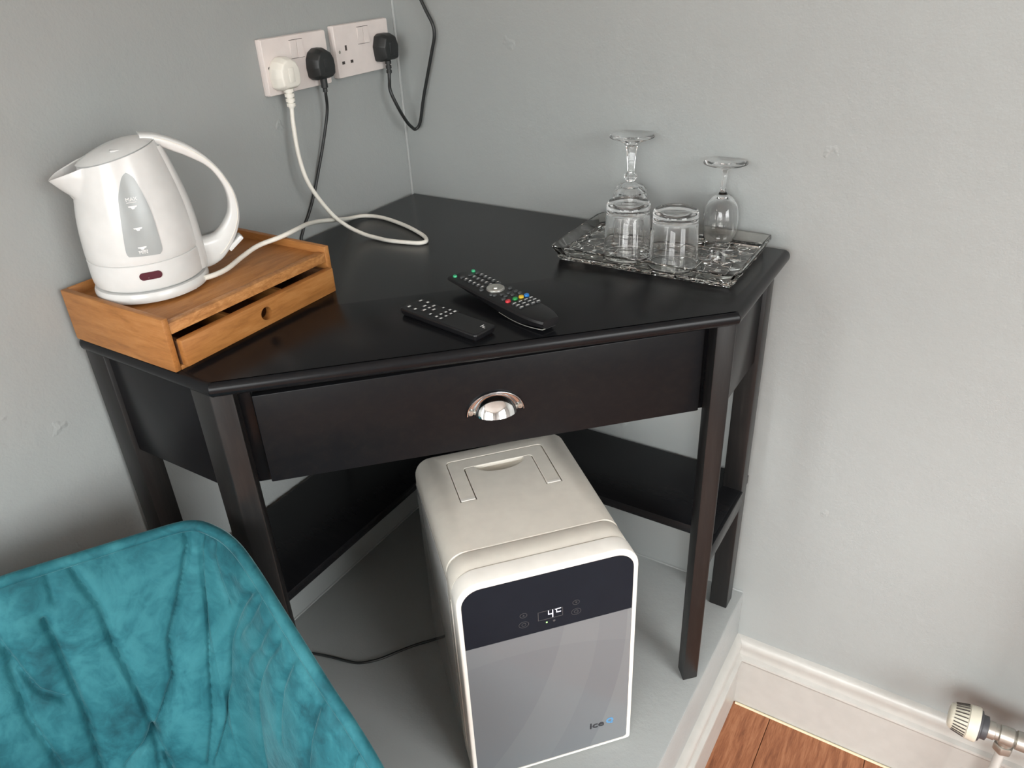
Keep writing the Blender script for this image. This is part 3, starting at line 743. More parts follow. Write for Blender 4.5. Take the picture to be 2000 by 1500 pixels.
bmesh.ops.inset_individual(gb, faces=list(gb.faces), thickness=0.0009, depth=0.0)
for v in inner_v: v.co.z += 0.0014
for v in outer_v: v.co.z = 0.0
gb.verts.index_update()
tray.add([tuple(v.co) for v in gb.verts], [tuple(v.index for v in f.verts) for f in gb.faces]); gb.free()
r_out = [ringpts(HW, HD, 0.0, 0.0001), ringpts(HW+0.0022, HD+0.0022, 0.0022, 0.004, 0.0012), ringpts(HW+0.0030, HD+0.0030, 0.0060, 0.006, -0.0014), ringpts(HW+0.0052, HD+0.0050, 0.0105, 0.009, 0.0012), ringpts(HW+0.0085, HD+0.0080, 0.0155, 0.011, -0.0010), ringpts(HW+0.0125, HD+0.0115, 0.0215, 0.014),
         ringpts(HW+0.0130, HD+0.0120, 0.0235, 0.014), ringpts(HW+0.0115, HD+0.0105, 0.0245, 0.013), ringpts(HW+0.0095, HD+0.0085, 0.0235, 0.012), ringpts(HW+0.001, HD+0.001, 0.0100, 0.009, 0.0010), ringpts(HW-0.004, HD-0.004, 0.0072, 0.007)]
tray.rings(r_out, caps=False)
tray.add(r_out[-1], [tuple(range(len(PER)))])
bm_ = tray
me = bpy.data.meshes.new('glass_tray'); me.from_pydata(bm_.v, [], bm_.f)
bmx = bmesh.new(); bmx.from_mesh(me); bmesh.ops.remove_doubles(bmx, verts=bmx.verts, dist=0.0002); bmesh.ops.recalc_face_normals(bmx, faces=bmx.faces); bmx.to_mesh(me); bmx.free()
to = link('glass_tray', me, M['tray_glass'], smooth=14, loc=(*TC, TZ+0.0003), rotz=0.01)
to['label'] = 'rectangular cut glass tray with starburst pattern on the right of the desk'; to['category'] = 'tray'
GZ = TZ+0.0077
def tumbler(x, y, label):
    pr = [(0.0372, 0.0), (0.0378, 0.0006), (0.0375, 0.002), (0.0340, 0.066), (0.0338, 0.074), (0.0340, 0.078), (0.0328, 0.0825), (0.029, 0.0842), (0.024, 0.0835), (0.0, 0.0815),
          ]
    inn = [(0.0, 0.0705), (0.022, 0.0710), (0.029, 0.0695), (0.0316, 0.064), (0.0356, 0.003), (0.0360, 0.0006)]
    o = MB().lathe(pr+inn, 64, closed=True).build('tumbler', M['glass'], smooth=60, loc=(x, y, GZ))
    o['label'] = label; o['category'] = 'glass'; o['group'] = 'upturned tumblers on the glass tray'; return o
tumbler(0.541, -0.150, 'upturned plain tumbler in front of the faceted stem goblet')
tumbler(0.6215, -0.158, 'upturned plain tumbler at the front middle of the glass tray')
# smooth wine glass, upside down
wg = [(0.0245, 0.0), (0.0249, 0.0006), (0.0268, 0.014), (0.0282, 0.030), (0.0277, 0.043), (0.0240, 0.058), (0.0160, 0.0680), (0.0090, 0.0725), (0.0066, 0.0745), (0.0062, 0.0765), (0.0045, 0.0785), (0.0040, 0.084), (0.0038, 0.100), (0.0046, 0.112), (0.0085, 0.1170), (0.020, 0.1200), (0.0330, 0.1225), (0.0345, 0.1235), (0.0338, 0.1245), (0.022, 0.1240), (0.0, 0.1235)]
wi = [(0.0, 0.0685), (0.0080, 0.0675), (0.0150, 0.0640), (0.0228, 0.0555), (0.0262, 0.042), (0.0268, 0.030), (0.0256, 0.014), (0.0238, 0.0006)]
o = MB().lathe(wg+wi, 56, closed=True).build('wine_glass', M['glass'], smooth=60, loc=(0.648, -0.0235, GZ))
o['label'] = 'upturned smooth wine glass at the back right of the glass tray'; o['category'] = 'glass'
# goblet with an eight-sided stem and cup base, upside down
go = [(0.0305, 0.0, 0), (0.0310, 0.0006, 0), (0.0312, 0.020, 0), (0.0308, 0.040, 0), (0.0300, 0.050, 1), (0.0305, 0.056, 1), (0.0280, 0.066, 1), (0.0200, 0.0745, 1), (0.0115, 0.0780, 1), (0.0060, 0.0800, 1), (0.0070, 0.0830, 1), (0.0105, 0.0870, 1), (0.0110, 0.0905, 1), (0.0085, 0.0945, 1), (0.0055, 0.0970, 1), (0.0062, 0.110, 1), (0.0080, 0.1300, 1), (0.0100, 0.1400, 1), (0.0130, 0.1435, 0.6), (0.0220, 0.1480, 0), (0.0350, 0.1535, 0), (0.0367, 0.1548, 0), (0.0360, 0.1560, 0), (0.0250, 0.1548, 0), (0.0, 0.1535, 0),
      (0.0, 0.0700, 0), (0.0120, 0.0690, 0), (0.0220, 0.0620, 0), (0.0272, 0.0520, 0), (0.0284, 0.040, 0), (0.0290, 0.020, 0), (0.0296, 0.0006, 0)]
n = 64; vs = []; ids = []
for r, z, fc in go:
    if r == 0: ids.append([len(vs)]*n); vs.append((0, 0, z)); continue
    ids.append(list(range(len(vs), len(vs)+n)))
    for i in range(n):
        a = 2*PI*i/n; b = (a % (PI/4))-PI/8
        oct_ = math.cos(PI/8)/math.cos(b)*1.03
        q = r*(1+(oct_-1)*fc); vs.append((q*math.cos(a), q*math.sin(a), z))
fs = []
for a, b in list(zip(ids, ids[1:]))+[(ids[-1], ids[0])]:
    for i in range(n):
        j = (i+1) % n; q = []
        for k in (a[i], a[j], b[j], b[i]):
            if k not in q: q.append(k)
        if len(q) > 2: fs.append(tuple(q))
o = MB().add(vs, fs).build('goblet', M['glass'], smooth=20, loc=(0.494, -0.038, GZ))
o['label'] = 'tall upturned goblet with faceted stem at the back left of the glass tray'; o['category'] = 'glass'

# ---------------------------------------------------------------- remote controls
def remote(name, label, c, ang, group='remote controls on the desk'):
    return thing(name, label, 'remote control', (c[0], c[1], H), math.radians(ang), group)
r1 = remote('remote_control', 'long black television remote with silver dial and coloured buttons', (0.464, -0.402), -20.5)
lo, hi = -0.1045, 0.1075; rg = []
for i in range(33):
    t = i/32; x = lo+(hi-lo)*t
    hw = 0.0228
    if t > 0.8: hw *= math.sqrt(max(0.02, 1-((t-0.8)/0.2)**2*0.62))
    if t < 0.04: hw *= 0.93+0.07*t/0.04
    zt = 0.0205-0.002*(max(0, t-0.78)/0.22)**2
    zb = 0.0045 + 0.010*(abs(t-0.66)/0.66)**1.8 - 0.0035*math.exp(-((t-0.72)/0.16)**2)
    zb = max(0.0006, min(zb, zt-0.006))
    rg.append([(x, -hw, zt-0.0035), (x, -hw+0.0016, zt-0.0006), (x, -hw+0.0035, zt), (x, 0, zt+0.0005), (x, hw-0.0035, zt), (x, hw-0.0016, zt-0.0006), (x, hw, zt-0.0035), (x, hw-0.003, zb+0.003), (x, hw*0.6, zb), (x, -hw*0.6, zb), (x, -hw+0.003, zb+0.003)])
MB().rings(rg).build('body', M['black_soft'], r1, smooth=40)
# battery cover rim that catches the light under the raised end
pts = [(0.020+0.083*t, -0.0196+0.0085*t**3, 0.0052-0.0022*math.sin(PI*t)) for t in [i/12 for i in range(13)]]
MB().tube(pts, 0.0006, 8).build('battery_cover_rim', M['silver'], r1)
MB().tube([(0.1030, -0.0111+0.0222*t, 0.0052) for t in [i/8 for i in range(9)]], 0.0007, 8).build('battery_cover_rim', M['silver'], r1)
ZT = 0.0209
def button(root, x, y, lx, ly, mat, h=0.0016, zt=ZT, name='button', rad=0.45):
    r = min(lx, ly)*rad
    P = rrect(x-lx/2, x+lx/2, y-ly/2, y+ly/2, r, 3)
    MB().prism(P, zt-0.001, zt+h, inset(P, min(lx, ly)*0.08)).build(name, mat, root, smooth=30)
for x, y in ((-0.0975, -0.0118), (-0.0955, 0.0200)): button(r1, x, y, 0.0065, 0.0060, M['mint'], 0.0022)
for ci, y in enumerate((-0.0062, 0.0078, 0.0205)):
    for k in range(6):
        x = -0.0865+k*0.0101+(0.0006*ci)
        button(r1, x, y, 0.0052, 0.0082, M['button'])
        if k > 0: MB().box(x-0.0008, x+0.0008, y-0.0016, y+0.0016, ZT+0.0016, ZT+0.0018).build('key_legend', M['print'], r1, smooth=0)
MB().lathe([(0, 0.0018), (0.004, 0.0018), (0.0048, 0.0014), (0.0056, 0.0014), (0.0118, 0.0030), (0.0128, 0.0022), (0.0132, 0), (0, -0.001)], 40, ax=(-0.0185, 0.0040)).xf(lambda x, y, z: (x, y, z+ZT)).build('dial', M['silver'], r1)
MB().lathe([(0, 0.0035), (0.0036, 0.0032), (0.0043, 0.0012), (0, 0.001)], 24, ax=(-0.0185, 0.0040)).xf(lambda x, y, z: (x, y, z+ZT)).build('dial_button', M['silver'], r1)
for x, y in ((-0.0059, -0.0125), (-0.001, -0.0105), (-0.0290, -0.0130), (-0.0330, 0.0205), (-0.0063, 0.0205), (0.0040, -0.0015), (0.0120, -0.0015), (0.0065, 0.0085), (0.0145, 0.0090), (0.0082, 0.0195), (0.0170, 0.0200), (0.0185, -0.0100)):
    button(r1, x, y, 0.0055, 0.0070, M['button'])
for (x, y), c in zip(((0.0290, -0.0100), (0.0292, 0.0022), (0.0295, 0.0124), (0.0300, 0.0215)), ('red', 'green', 'yellow', 'blue')):
    button(r1, x, y, 0.0066, 0.0080, M[c], 0.0024)
for k in range(3):
    for y in (-0.0082, 0.0020, 0.0118, 0.0205):
        x = 0.0405+k*0.0078
        button(r1, x, y, 0.0048, 0.0080, M['button'])
        MB().box(x+0.0002, x+0.0016, y-0.0024, y+0.0024, ZT+0.0016, ZT+0.0018).build('key_legend', M['print'], r1, smooth=0)
# the small flat remote
r2 = remote('remote_control', 'small flat black remote with white button marks, nearer the desk edge', (0.426, -0.482), -9.6)
P0 = rrect(-0.0735, 0.0735, -0.0198, 0.0198, 0.004, 4)
rg = [[(x, y, 0.0005) for x, y in inset(P0, 0.004)], [(x, y, 0.0035) for x, y in inset(P0, 0.0015)], [(x, y, 0.0095) for x, y in P0], [(x, y, 0.0112) for x, y in inset(P0, 0.0006)], [(x, y, 0.0120) for x, y in inset(P0, 0.0018)]]
MB().rings(rg).build('body', M['black_soft'], r2, smooth=25)
Z2 = 0.0118
for x, y, w, l in ((-0.0655, 0.0140, 0.0035, 0.006), (-0.0640, -0.0090, 0.004, 0.006), (-0.0530, 0.0160, 0.0045, 0.0045), (-0.0505, -0.0100, 0.004, 0.005), (-0.0474, 0.0048, 0.0038, 0.0062), (-0.0373, 0.0125, 0.0038, 0.0062), (-0.0381, -0.0045, 0.0038, 0.0062), (-0.0281, 0.0040, 0.0038, 0.0062), (-0.0376, 0.0042, 0.004, 0.004), (-0.0216, 0.0160, 0.003, 0.0036), (-0.0090, 0.0165, 0.0034, 0.0042), (0.0000, 0.0168, 0.0042, 0.0052), (-0.0086, 0.0082, 0.0034, 0.0042), (0.0004, 0.0088, 0.0034, 0.0042), (-0.0091, -0.0006, 0.0034, 0.0042), (0.0007, -0.0006, 0.0034, 0.0042), (-0.0212, -0.0088, 0.003, 0.0045), (-0.0085, -0.0096, 0.0034, 0.0042), (0.0004, -0.0100, 0.0034, 0.0042)):
    bigb = rrect(x-w*0.9, x+w*0.9, y-l*0.75, y+l*0.75, w*0.4, 3)
    bo = MB().prism(bigb, Z2-0.0006, Z2+0.0008).build('button', M['black_plastic'], r2, smooth=30)
    MB().box(x-w*0.36, x+w*0.36, y-l*0.38, y+l*0.38, Z2+0.0008, Z2+0.0010).build('button_mark', M['print'], bo, smooth=0)
lg = MB()
for a, b, c, d in ((0.060, 0.0605, 0.0035, 0.0105), (0.0605, 0.0650, 0.0065, 0.0073), (0.0635, 0.0642, 0.0035, 0.0075), (0.0642, 0.0680, 0.0035, 0.0042)):
    lg.box(a, b+0.0004, c, d, Z2+0.0001, Z2+0.0004)
lg.build('emblem', M['print'], r2, smooth=0)

# ---------------------------------------------------------------- mini fridge
FC, FA = (0.485, -0.4218), math.radians(48.27)
fr = thing('mini_fridge', 'cream mini fridge with silver door and black display panel under the desk', 'fridge', (*FC, 0), FA)
FW, FD, FH = 0.1374, 0.1634, 0.440
def arch(x0, x1, z0, z1, r, rb=0.006, n=8):
    pts = []
    for cx, cz, a0, rr in ((x1-r, z1-r, 0, r), (x0+r, z1-r, 90, r), (x0+rb, z0+rb, 180, rb), (x1-rb, z0+rb, 270, rb)):
        for i in range(n+1):
            a = math.radians(a0+90*i/n); pts.append((cx+rr*math.cos(a), cz+rr*math.sin(a)))
    return pts
FRY = -FD          # front plane (local y)
D1, D2 = -0.131, -0.093       # seams on the top, behind the front frame
def slab(poly, y0, y1, ins0=0.0, ins1=0.0):
    a, b = inset(poly, ins0) if ins0 else poly, inset(poly, ins1) if ins1 else poly
    return MB().rings([[(x, y0, z) for x, z in a], [(x, y1, z) for x, z in b]])
slab(arch(-FW+0.0022, FW-0.0022, 0.010, FH-0.0022, 0.033), D1-0.004, D2+0.004).build('seam_core', M['fridge_side'], fr, smooth=30)
outer = arch(-FW, FW, 0.008, FH, 0.036)
# body with the carry handle pocket
def body_poly(): return arch(-FW+0.001, FW-0.001, 0.008, FH-0.0005, 0.030)
bp = body_poly()
ys = [D2+0.0006, D2+0.002, FD-0.006, FD-0.002, FD]
rg = [[(x, ys[0], z) for x, z in inset(bp, 0.0012)], [(x, ys[1], z) for x, z in bp], [(x, ys[2], z) for x, z in bp], [(x, ys[3], z) for x, z in inset(bp, 0.0015)], [(x, ys[4], z) for x, z in inset(bp, 0.005)]]
bo = MB().rings(rg).build('body', M['fridge'], fr, smooth=30)
hx, hy0, hy1, hw = 0.0858, 0.0208, 0.1354, 0.0275
U = [(-hx, hy0), (-hx+hw, hy0), (-hx+hw, hy1-hw), (hx-hw, hy1-hw), (hx-hw, hy0), (hx, hy0), (hx, hy1), (-hx, hy1)]
Ug = fillet(U, [0.001, 0.001, 0.006, 0.006, 0.001, 0.001, 0.008, 0.008], 5)
cutU = MB().prism(Ug, FH-0.008, FH+0.02).build('cut', M['fridge'], fr)
sp = MB(); rg = []
sp.lathe([(0.0, -1.0)] + [(math.cos(a), math.sin(a)) for a in [(-80+16*i)*PI/180 for i in range(11)]] + [(0.0, 1.0)], 40).xf(lambda x, y, z: (x*0.044+0.002, hy1-hw+0.001+y*0.025, FH+z*0.012))
cutS = sp.build('cut', M['fridge'], fr)
bpy.context.view_layer.update()
boolean_cut(bo, [cutU, cutS])
Uh = inset(U, 0.0)
g = 0.0016
Ui = [(-hx+g, hy0+g), (-hx+hw-g, hy0+g), (-hx+hw-g, hy1-hw+g), (hx-hw+g, hy1-hw+g), (hx-hw+g, hy0+g), (hx-g, hy0+g), (hx-g, hy1-g), (-hx+g, hy1-g)]
Uf = fillet(Ui, [0.001, 0.001, 0.005, 0.005, 0.001, 0.001, 0.007, 0.007], 5)
hn = MB().prism(Uf, FH-0.0078, FH-0.0008).build('carry_handle', M['fridge'], fr, 0.001, 1)
for sx in (-1, 1):
    MB().box(sx*(hx-hw/2)-hw/2+0.002, sx*(hx-hw/2)+hw/2-0.002, hy0+0.0018, hy0+0.0085, FH-0.003, FH-0.0002).build('hinge_cap', M['frame'], hn, 0.0008, 1)
# front collar (two bands) and the door frame
slab(arch(-FW, FW, 0.008, FH+0.0004, 0.035), D1+0.0004, D2-0.0014).build('front_collar', M['fridge'], fr, 0.0009, 2, smooth=30)
dpoly = arch(-FW-0.0010, FW+0.0010, 0.006, FH+0.0016, 0.037)
ipoly = arch(-FW+0.0062, FW-0.0062, 0.0115, FH-0.0095, 0.030)
def ringbox(po, pi, y0, y1):
    m = MB()
    m.rings([[(x, y0, z) for x, z in inset(po, 0.0008)], [(x, y0-0.0, z) for x, z in po]], caps=False) if False else None
    A_ = [[(x, y1, z) for x, z in inset(po, 0.0009)], [(x, y1-0.0009, z) for x, z in po], [(x, y0+0.0025, z) for x, z in po], [(x, y0+0.0008, z) for x, z in inset(po, 0.0008)], [(x, y0, z) for x, z in inset(po, 0.0024)], [(x, y0, z) for x, z in inset(pi, -0.0008)], [(x, y0+0.0008, z) for x, z in pi], [(x, y1, z) for x, z in pi]]
    return m.rings(A_, loop=True)
door = slab(arch(-FW+0.004, FW-0.004, 0.010, FH-0.006, 0.032), FRY+0.006, D1-0.0002).build('door', M['frame'], fr, smooth=30)
ringbox(dpoly, ipoly, FRY, D1-0.0016).build('door_frame', M['frame'], door, smooth=40)
SPL = 0.3165
def clip_poly(poly, zc, above):
    out = []
    for i in range(len(poly)):
        p, q = poly[i], poly[(i+1) % len(poly)]
        ip, iq = (p[1] >= zc) == above, (q[1] >= zc) == above
        if ip: out.append(p)
        if ip != iq:
            t = (zc-p[1])/(q[1]-p[1]); out.append((p[0]+(q[0]-p[0])*t, zc))
    return out
pan = inset(ipoly, 0.0004)
slab(clip_poly(pan, SPL+0.0002, True), FRY+0.0016, FRY+0.0064).build('display_panel', M['black_glass'], door, smooth=30)
slab(clip_poly(pan, SPL-0.0002, False), FRY+0.0016, FRY+0.0064).build('door_panel', M['door'], door, smooth=30)
YF = FRY+0.0014
def front_part(m, name, mat, parent=door): return m.build(name, mat, parent, smooth=0)
def fbox(m, x0, x1, z0, z1, t=0.0003): return m.box(x0, x1, YF-t, YF+0.0004, z0, z1)
m = MB(); w = 0.0007
for x0, x1, z0, z1 in ((-0.0193, 0.0193, 0.3390, 0.3390+w), (-0.0193, 0.0193, 0.3563-w, 0.3563), (-0.0193, -0.0193+w, 0.3390, 0.3563), (0.0193-w, 0.0193, 0.3390, 0.3563)): fbox(m, x0, x1, z0, z1)
front_part(m, 'display_outline', M['faint'])
m = MB(); t = 0.0010      # seven segment 4 and the small degree C
for x0, x1, z0, z1 in ((-0.0035, -0.0035+t, 0.3482, 0.3552), (-0.0035, 0.0040, 0.3472, 0.3472+t), (0.0040-t, 0.0040, 0.3405, 0.3552)): fbox(m, x0, x1, z0, z1)
front_part(m, 'digit', M['digit'])
m = MB()
for x0, x1, z0, z1 in ((0.0092, 0.0165, 0.3545, 0.3545+t), (0.0092, 0.0092+t, 0.3488, 0.3545), (0.0092, 0.0165, 0.3478, 0.3478+t), (0.0072, 0.0084, 0.3543, 0.3553)): fbox(m, x0, x1, z0, z1)
front_part(m, 'degree_sign', M['digit'])
def disc(cx, cz, r, name, mat):
    front_part(MB().lathe([(0, 0), (r, 0), (r, 0.0007), (0, 0.0007)], 16).xf(lambda x, y, z: (cx+x, YF-0.0003+z, cz+y)), name, mat)
disc(-0.0060, 0.3325, 0.0013, 'status_light', M['green_led']); disc(0.0056, 0.3325, 0.0019, 'status_light', M['faint'])
def ring_mark(cx, cz, rx, rz, name, w=0.0005):
    m = MB(); n = 24
    A_ = [(cx+rx*math.cos(2*PI*i/n), cz+rz*math.sin(2*PI*i/n)) for i in range(n)]; B_ = [(cx+(rx-w)*math.cos(2*PI*i/n), cz+(rz-w)*math.sin(2*PI*i/n)) for i in range(n)]
    m.rings([[(x, YF-0.0003, z) for x, z in A_], [(x, YF-0.0003, z) for x, z in B_], [(x, YF+0.0004, z) for x, z in B_], [(x, YF+0.0004, z) for x, z in A_]], loop=True)
    return front_part(m, name, M['faint'])
for cx in (-0.0412, 0.0403):
    ring_mark(cx, 0.3580, 0.0056, 0.0046, 'touch_button')
    ring_mark(cx, 0.3394, 0.0078, 0.0062, 'touch_button')
    ring_mark(cx, 0.3394, 0.0034, 0.0034, 'touch_icon')
    sgn = 1 if cx < 0 else -1
    m = MB(); m.rings([[(cx-0.0017, YF+q, 0.358-0.0013*sgn), (cx+0.0017, YF+q, 0.358-0.0013*sgn), (cx, YF+q, 0.358+0.0017*sgn)] for q in (-0.0003, 0.0004)]); front_part(m, 'touch_icon', M['button'])
tm = text_mesh('ice', 0.0200, 0.0002, 0.00045)
front_part(tm.xf(lambda x, y, z: (0.0768+x*1.16, YF-z, 0.0632+y)), 'lettering', M['ink'])
tm = text_mesh('Q', 0.0155, 0.0002, 0.0010)
front_part(tm.xf(lambda x, y, z: (0.1000+x, YF-z, 0.0650+y)), 'lettering', M['ink_blue'])
# glossy left side panel, shade put into its grey, with the door's hinge slot
MB().box(-FW-0.0006, -FW+0.001, D2+0.002, FD-0.008, 0.016, FH-0.046).build('side_panel', M['fridge_side'], fr, 0.0012)
MB().box(FW-0.001, FW+0.0006, D2+0.002, FD-0.008, 0.016, FH-0.046).build('side_panel', M['fridge_side'], fr, 0.0012)
MB().box(-FW-0.0010, -FW+0.0005, D1+0.010, D1+0.018, 0.06, 0.375).build('hinge_strip', M['frame'], fr, 0.0005)
for sx in (-1, 1):
    for sy in (-1, 1):
        MB().lathe([(0, 0), (0.011, 0), (0.012, 0.009), (0, 0.009)], 16, ax=(sx*0.108, sy*0.125)).build('foot', M['black_plastic'], fr)

# ---------------------------------------------------------------- velvet chair
CB = Vector((0.118, -0.9932, 0)); CL = Vector((0.398, 0.917, 0)).normalized(); CF = Vector((0.917, -0.398, 0)).normalized()
ch_ang = math.atan2(CF.y, CF.x)
chair = thing('velvet_chair', 'teal velvet tub chair with pleated back beside the desk', 'chair', (CB.x, CB.y, FLOOR), ch_ang)
# local frame: x forward, y to the chair's left, z from the floor
RIM = [(0, 0, .570), (.0484, -.0014, .565), (.0993, -.0014, .560), (.1595, 0, .555), (.2157, .0053, .550), (.2405, .0327, .545), (.2539, .0736, .540), (.2600, .1296, .530), (.2638, .1843, .515), (.2700, .2401, .490), (.2771, .2876, .460), (.2855, .3298, .430), (.2915, .3686, .400), (.2960, .4200, .360), (.2980, .4700, .325), (.2970, .5100, .300), (.2900, .5450, .270)]
BOT = [(0, .075), (.045, .075), (.09, .077), (.135, .085), (.175, .105), (.2, .13), (.215, .16), (.225, .195), (.23, .235), (.233, .275), (.235, .315), (.236, .35), (.237, .385), (.237, .425), (.237, .47), (.237, .51), (.235, .545)]
BZ = 0.125
def full(P): return [(-a[0],)+tuple(a[1:]) for a in P[:0:-1]] + [tuple(a) for a in P]
RS = spline([(a, b, c) for a, b, c in full(RIM)], 20)
BS = spline([(a, b, BZ) for a, b in full(BOT)], 20)
OS = spline([(a*1.10, b-0.030, 0.085) for a, b in full(BOT)], 20)
NU, NV = len(RS), 170
arc = [0.0]
for a, b in zip(RS, RS[1:]): arc.append(arc[-1]+(b-a).length)
mid_arc = arc[NU//2]
CREASES = [   # stitched pleats: (distance along the rim from the middle, depth below the rim), strength
    ([(0.070, -0.01), (0.0736, 0.004), (0.082, 0.036), (0.088, 0.06), (0.086, 0.096), (0.0908, 0.14), (0.0953, 0.204), (0.0953, 0.264)], 0.007),
    ([(0.214, -0.01), (0.2093, 0.02), (0.1806, 0.08), (0.1554, 0.128), (0.1503, 0.156), (0.1452, 0.184), (0.1144, 0.232), (0.0953, 0.264)], 0.008),
    ([(0.3609, 0.008), (0.3031, 0.08), (0.2758, 0.128), (0.2489, 0.208), (0.2207, 0.256), (0.1703, 0.356)], 0.006),
    ([(0.4333, 0.02), (0.3796, 0.108), (0.3513, 0.164), (0.3365, 0.232), (0.3031, 0.332)], 0.004),
    ([(-0.030, 0.02), (-0.0241, 0.052), (-0.0161, 0.096), (-0.008, 0.128), (0.0121, 0.152)], 0.007),
    ([(0.026, 0.05), (0.0282, 0.076), (0.0282, 0.128), (0.0282, 0.18), (0.0201, 0.268), (0.018, 0.34)], 0.008),
    ([(-0.0241, 0.084), (-0.0282, 0.156), (-0.0201, 0.232), (-0.015, 0.33)], 0.006),
    ([(0.0953, 0.264), (0.0999, 0.308), (0.1046, 0.36)], 0.007),
    ([(0.375, 0.016), (0.3464, 0.06), (0.3076, 0.104)], 0.0035), ([(0.413, 0.012), (0.3703, 0.08), (0.3266, 0.132)], 0.0035),
    ([(0.2335, 0.006), (0.2273, 0.056), (0.2241, 0.092), (0.2004, 0.18), (0.1857, 0.264), (0.1603, 0.348)], 0.005),
    ([(0.0908, 0.264), (0.0652, 0.276), (0.0487, 0.288)], 0.005), ([(0.0953, 0.268), (0.0864, 0.33)], 0.005),
    ([(0.2554, 0.012), (0.2688, 0.044), (0.2831, 0.068)], 0.004), ([(0.0487, -0.005), (0.0446, 0.03)], 0.004),
    ([(0.47, 0.01), (0.44, 0.08), (0.42, 0.18)], 0.004), ([(0.53, 0.01), (0.51, 0.09), (0.50, 0.2)], 0.004), ([(0.60, 0.01), (0.59, 0.1), (0.585, 0.2)], 0.006),
]
CREASES += [([(-a-0.03, b) for a, b in p], d) for p, d in CREASES if p[0][0] > 0.06]
def inner(i, v):
    r, b = RS[i], BS[i]
    p = r.lerp(b, v); p.z = r.z+(b.z-r.z)*(v**0.92)
    # belly of the padding
    t = (RS[min(i+1, NU-1)]-RS[max(i-1, 0)]); t.z = 0; nrm = Vector((-t.y, t.x, 0)).normalized()   # inward
    p += nrm*(0.020*math.sin(PI*min(1, v*1.02))**0.8 + 0.010*min(1, v/0.04))
    return p, nrm
def seg_d(px, py, a, b):
    dx, dy = b[0]-a[0], b[1]-a[1]; l = dx*dx+dy*dy
    t = 0 if l == 0 else max(0, min(1, ((px-a[0])*dx+(py-a[1])*dy)/l))
    return math.hypot(px-a[0]-t*dx, py-a[1]-t*dy), t
G = []
for j in range(NV+1):
    v = j/NV; row = []
    for i in range(NU):
        p, nrm = inner(i, v)
        s = arc[i]-mid_arc; y = v*0.44
        dsp = 0.0
        for cpts, dep in CREASES:
            dmin = 9
            for a, b in zip(cpts, cpts[1:]):
                if min(a[1], b[1])-0.05 > y or max(a[1], b[1])+0.05 < y: continue
                dd, _ = seg_d(s, y, a, b); dmin = min(dmin, dd)
            if dmin < 0.05: dsp -= dep*(1.15*math.exp(-(dmin/0.0038)**2)+0.60*math.exp(-(dmin/0.013)**2))
        dsp += 0.0016*math.sin(s*95+math.sin(y*31)*1.2)*math.exp(-y/0.08)
        row.append(p+nrm*dsp)
    G.append(row)
def toL(p): return (p.y, p.x, p.z-FLOOR) if False else (p[1], p[0], p[2]-FLOOR)
MB().grid([[toL(p) for p in row] for row in G]).build('backrest', M['velvet'], chair, smooth=80)
OG = []
for j in range(13):
    v = j/12; row = []
    for i in range(NU):
        t = (RS[min(i+1, NU-1)]-RS[max(i-1, 0)]); t.z = 0; nrm = Vector((-t.y, t.x, 0)).normalized()
        p = RS[i].lerp(OS[i], v) - nrm*(0.012*min(1, v/0.08)+0.012*math.sin(PI*v)); p.z += -0.001
        row.append(toL(p))
    OG.append(row)
m = MB().grid(OG); m.grid([[toL(RS[i]) for i in range(NU)], OG[0]]); m.grid([[toL(p) for p in G[0]], [toL(RS[i]) for i in range(NU)]])
m.build('shell', M['velvet'], chair, smooth=80)
MB().tube([toL(p+Vector((0, 0, 0.001))) for p in RS], 0.0078, 10).build('piping', M['velvet'], chair, smooth=80)
MB().prism(fillet([(0.07, -0.235), (0.07, 0.235), (0.57, 0.25), (0.57, -0.25)], [0.1, 0.1, 0.06, 0.06], 8), 0.085-FLOOR, 0.155-FLOOR).build('seat', M['velvet'], chair, 0.02, 4)
MB().prism(fillet([(0.045, -0.25), (0.045, 0.25), (0.55, 0.25), (0.55, -0.25)], [0.1, 0.1, 0.06, 0.06], 8), 0.055-FLOOR, 0.086-FLOOR).build('seat_base', M['velvet'], chair, 0.006, 2)
for sx, sy in ((0.11, 1), (0.11, -1), (0.48, 1), (0.48, -1)):
    ox = -0.03 if sx < 0.3 else 0.03
    MB().tube([(sx+ox, sy*0.235, 0.0), (sx, sy*0.19, 0.06-FLOOR)], [0.009, 0.014], 14).build('leg', M['metal_leg'], chair)

# ---------------------------------------------------------------- radiator valve
vx, vy, vz = 1.163, -0.075, -0.030
va = thing('radiator_valve', 'aged white thermostatic radiator valve on a white pipe above the skirting', 'radiator valve', (1.2545, vy, FLOOR))
def vl(x, y, z): return (x-1.2545, y, z-FLOOR)      # local of a room point with y measured from the axis
def alongx(prof, n=32): return MB().lathe(prof, n).xf(lambda a, b, z: vl(vx+z, a, vz+b))
head = alongx([(0, 0.0), (0.0165, 0.0), (0.0205, 0.0015), (0.0228, 0.005), (0.0285, 0.029), (0.0300, 0.030), (0.0310, 0.044), (0.0300, 0.0465), (0, 0.0465)], 48).build('thermostat_head', M['trv'], va, smooth=40)
for k in range(26):
    a = 2*PI*k/26
    MB().box(0.0075, 0.0280, -0.0009, 0.0009, -0.0003, 0.0011).xf(lambda x, y, z, a=a: (lambda r: vl(vx+x, r*math.cos(a)-y*math.sin(a), vz+r*math.sin(a)+y*math.cos(a)))(0.0228+0.0057*(x-0.005)/0.024+z+0.0001)).build('grip_slot', M['groove'], head, smooth=0)
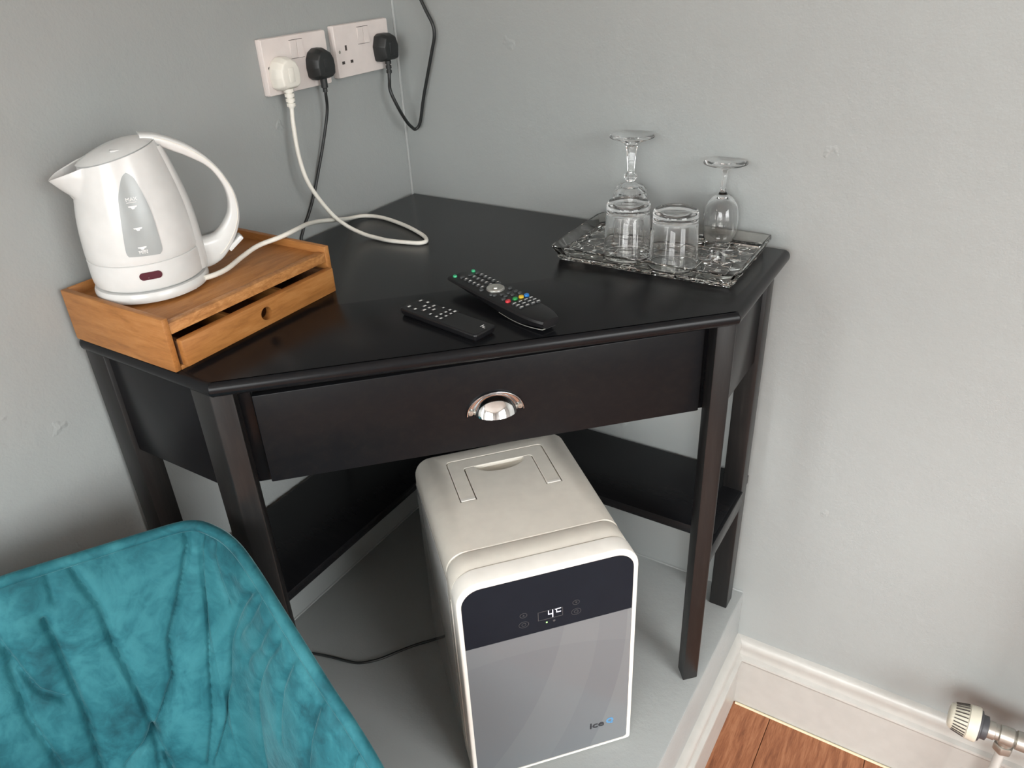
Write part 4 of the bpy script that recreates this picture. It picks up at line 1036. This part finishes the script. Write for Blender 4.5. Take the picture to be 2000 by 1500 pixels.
MB().lathe([(0, 0), (0.0018, 0), (0.0018, 0.0006), (0, 0.0006)], 12).xf(lambda x, y, z: vl(vx+0.038+x, -(0.0303*0.92+z), vz+0.012*0.9+y*0.9-0.004)).build('setting_mark', M['groove'], head, smooth=0)
alongx([(0, 0.0463), (0.0265, 0.0463), (0.0265, 0.050), (0.021, 0.052), (0.021, 0.060), (0.0175, 0.0615), (0, 0.0615)]).build('collar', M['grey_plastic'], va, smooth=30)
alongx([(0, 0.061), (0.0155, 0.061), (0.0155, 0.072), (0.0135, 0.073), (0.0135, 0.078), (0.0165, 0.080), (0.0165, 0.100), (0.0135, 0.103), (0.0165, 0.105), (0.0165, 0.120), (0, 0.120)], 24).build('valve_body', M['nickel'], va, smooth=25)
MB().lathe([(0.0125, 0.02), (0.0125, 0.0), (0.0, 0.0)][::-1] + [(0.0, 0.02)], 24).xf(lambda x, y, z: vl(1.2545+x, y, vz-0.018+z)).build('valve_stem', M['nickel'], va, smooth=30)
MB().prism([(0.0165*math.cos(PI/3*k+0.3), 0.0165*math.sin(PI/3*k+0.3)) for k in range(6)], 0, 0.017).xf(lambda x, y, z: vl(1.2545+x, y, vz-0.036+z)).build('compression_nut', M['nickel'], va, 0.002)
MB().tube([(0, 0, 0), (0, 0, vz-0.034-FLOOR)], 0.0078, 20).build('pipe', M['white_gloss'], va)
MB().tube([vl(vx+0.119, 0, vz), vl(1.338, 0, vz)], 0.011, 18).build('tail_pipe', M['nickel'], va)
# panel radiator just outside the picture, fed by the valve
ra = thing('radiator', 'white panel radiator on the right wall beyond the valve', 'radiator', (1.336, -0.075, FLOOR))
MB().box(0, 1.0, -0.044, 0.035, 0.13, 0.72).build('panel', M['white_gloss'], ra, 0.008)
m = MB()
for k in range(24):
    x = 0.03+k*0.04; m.box(x, x+0.022, -0.052, -0.043, 0.17, 0.68)
o = m.build('flutes', M['white_gloss'], ra, 0.003, 1); o['kind'] = 'stuff'
for x in (0.12, 0.86): MB().box(x, x+0.03, 0.034, 0.0825, 0.3, 0.6).build('bracket', M['white_gloss'], ra)
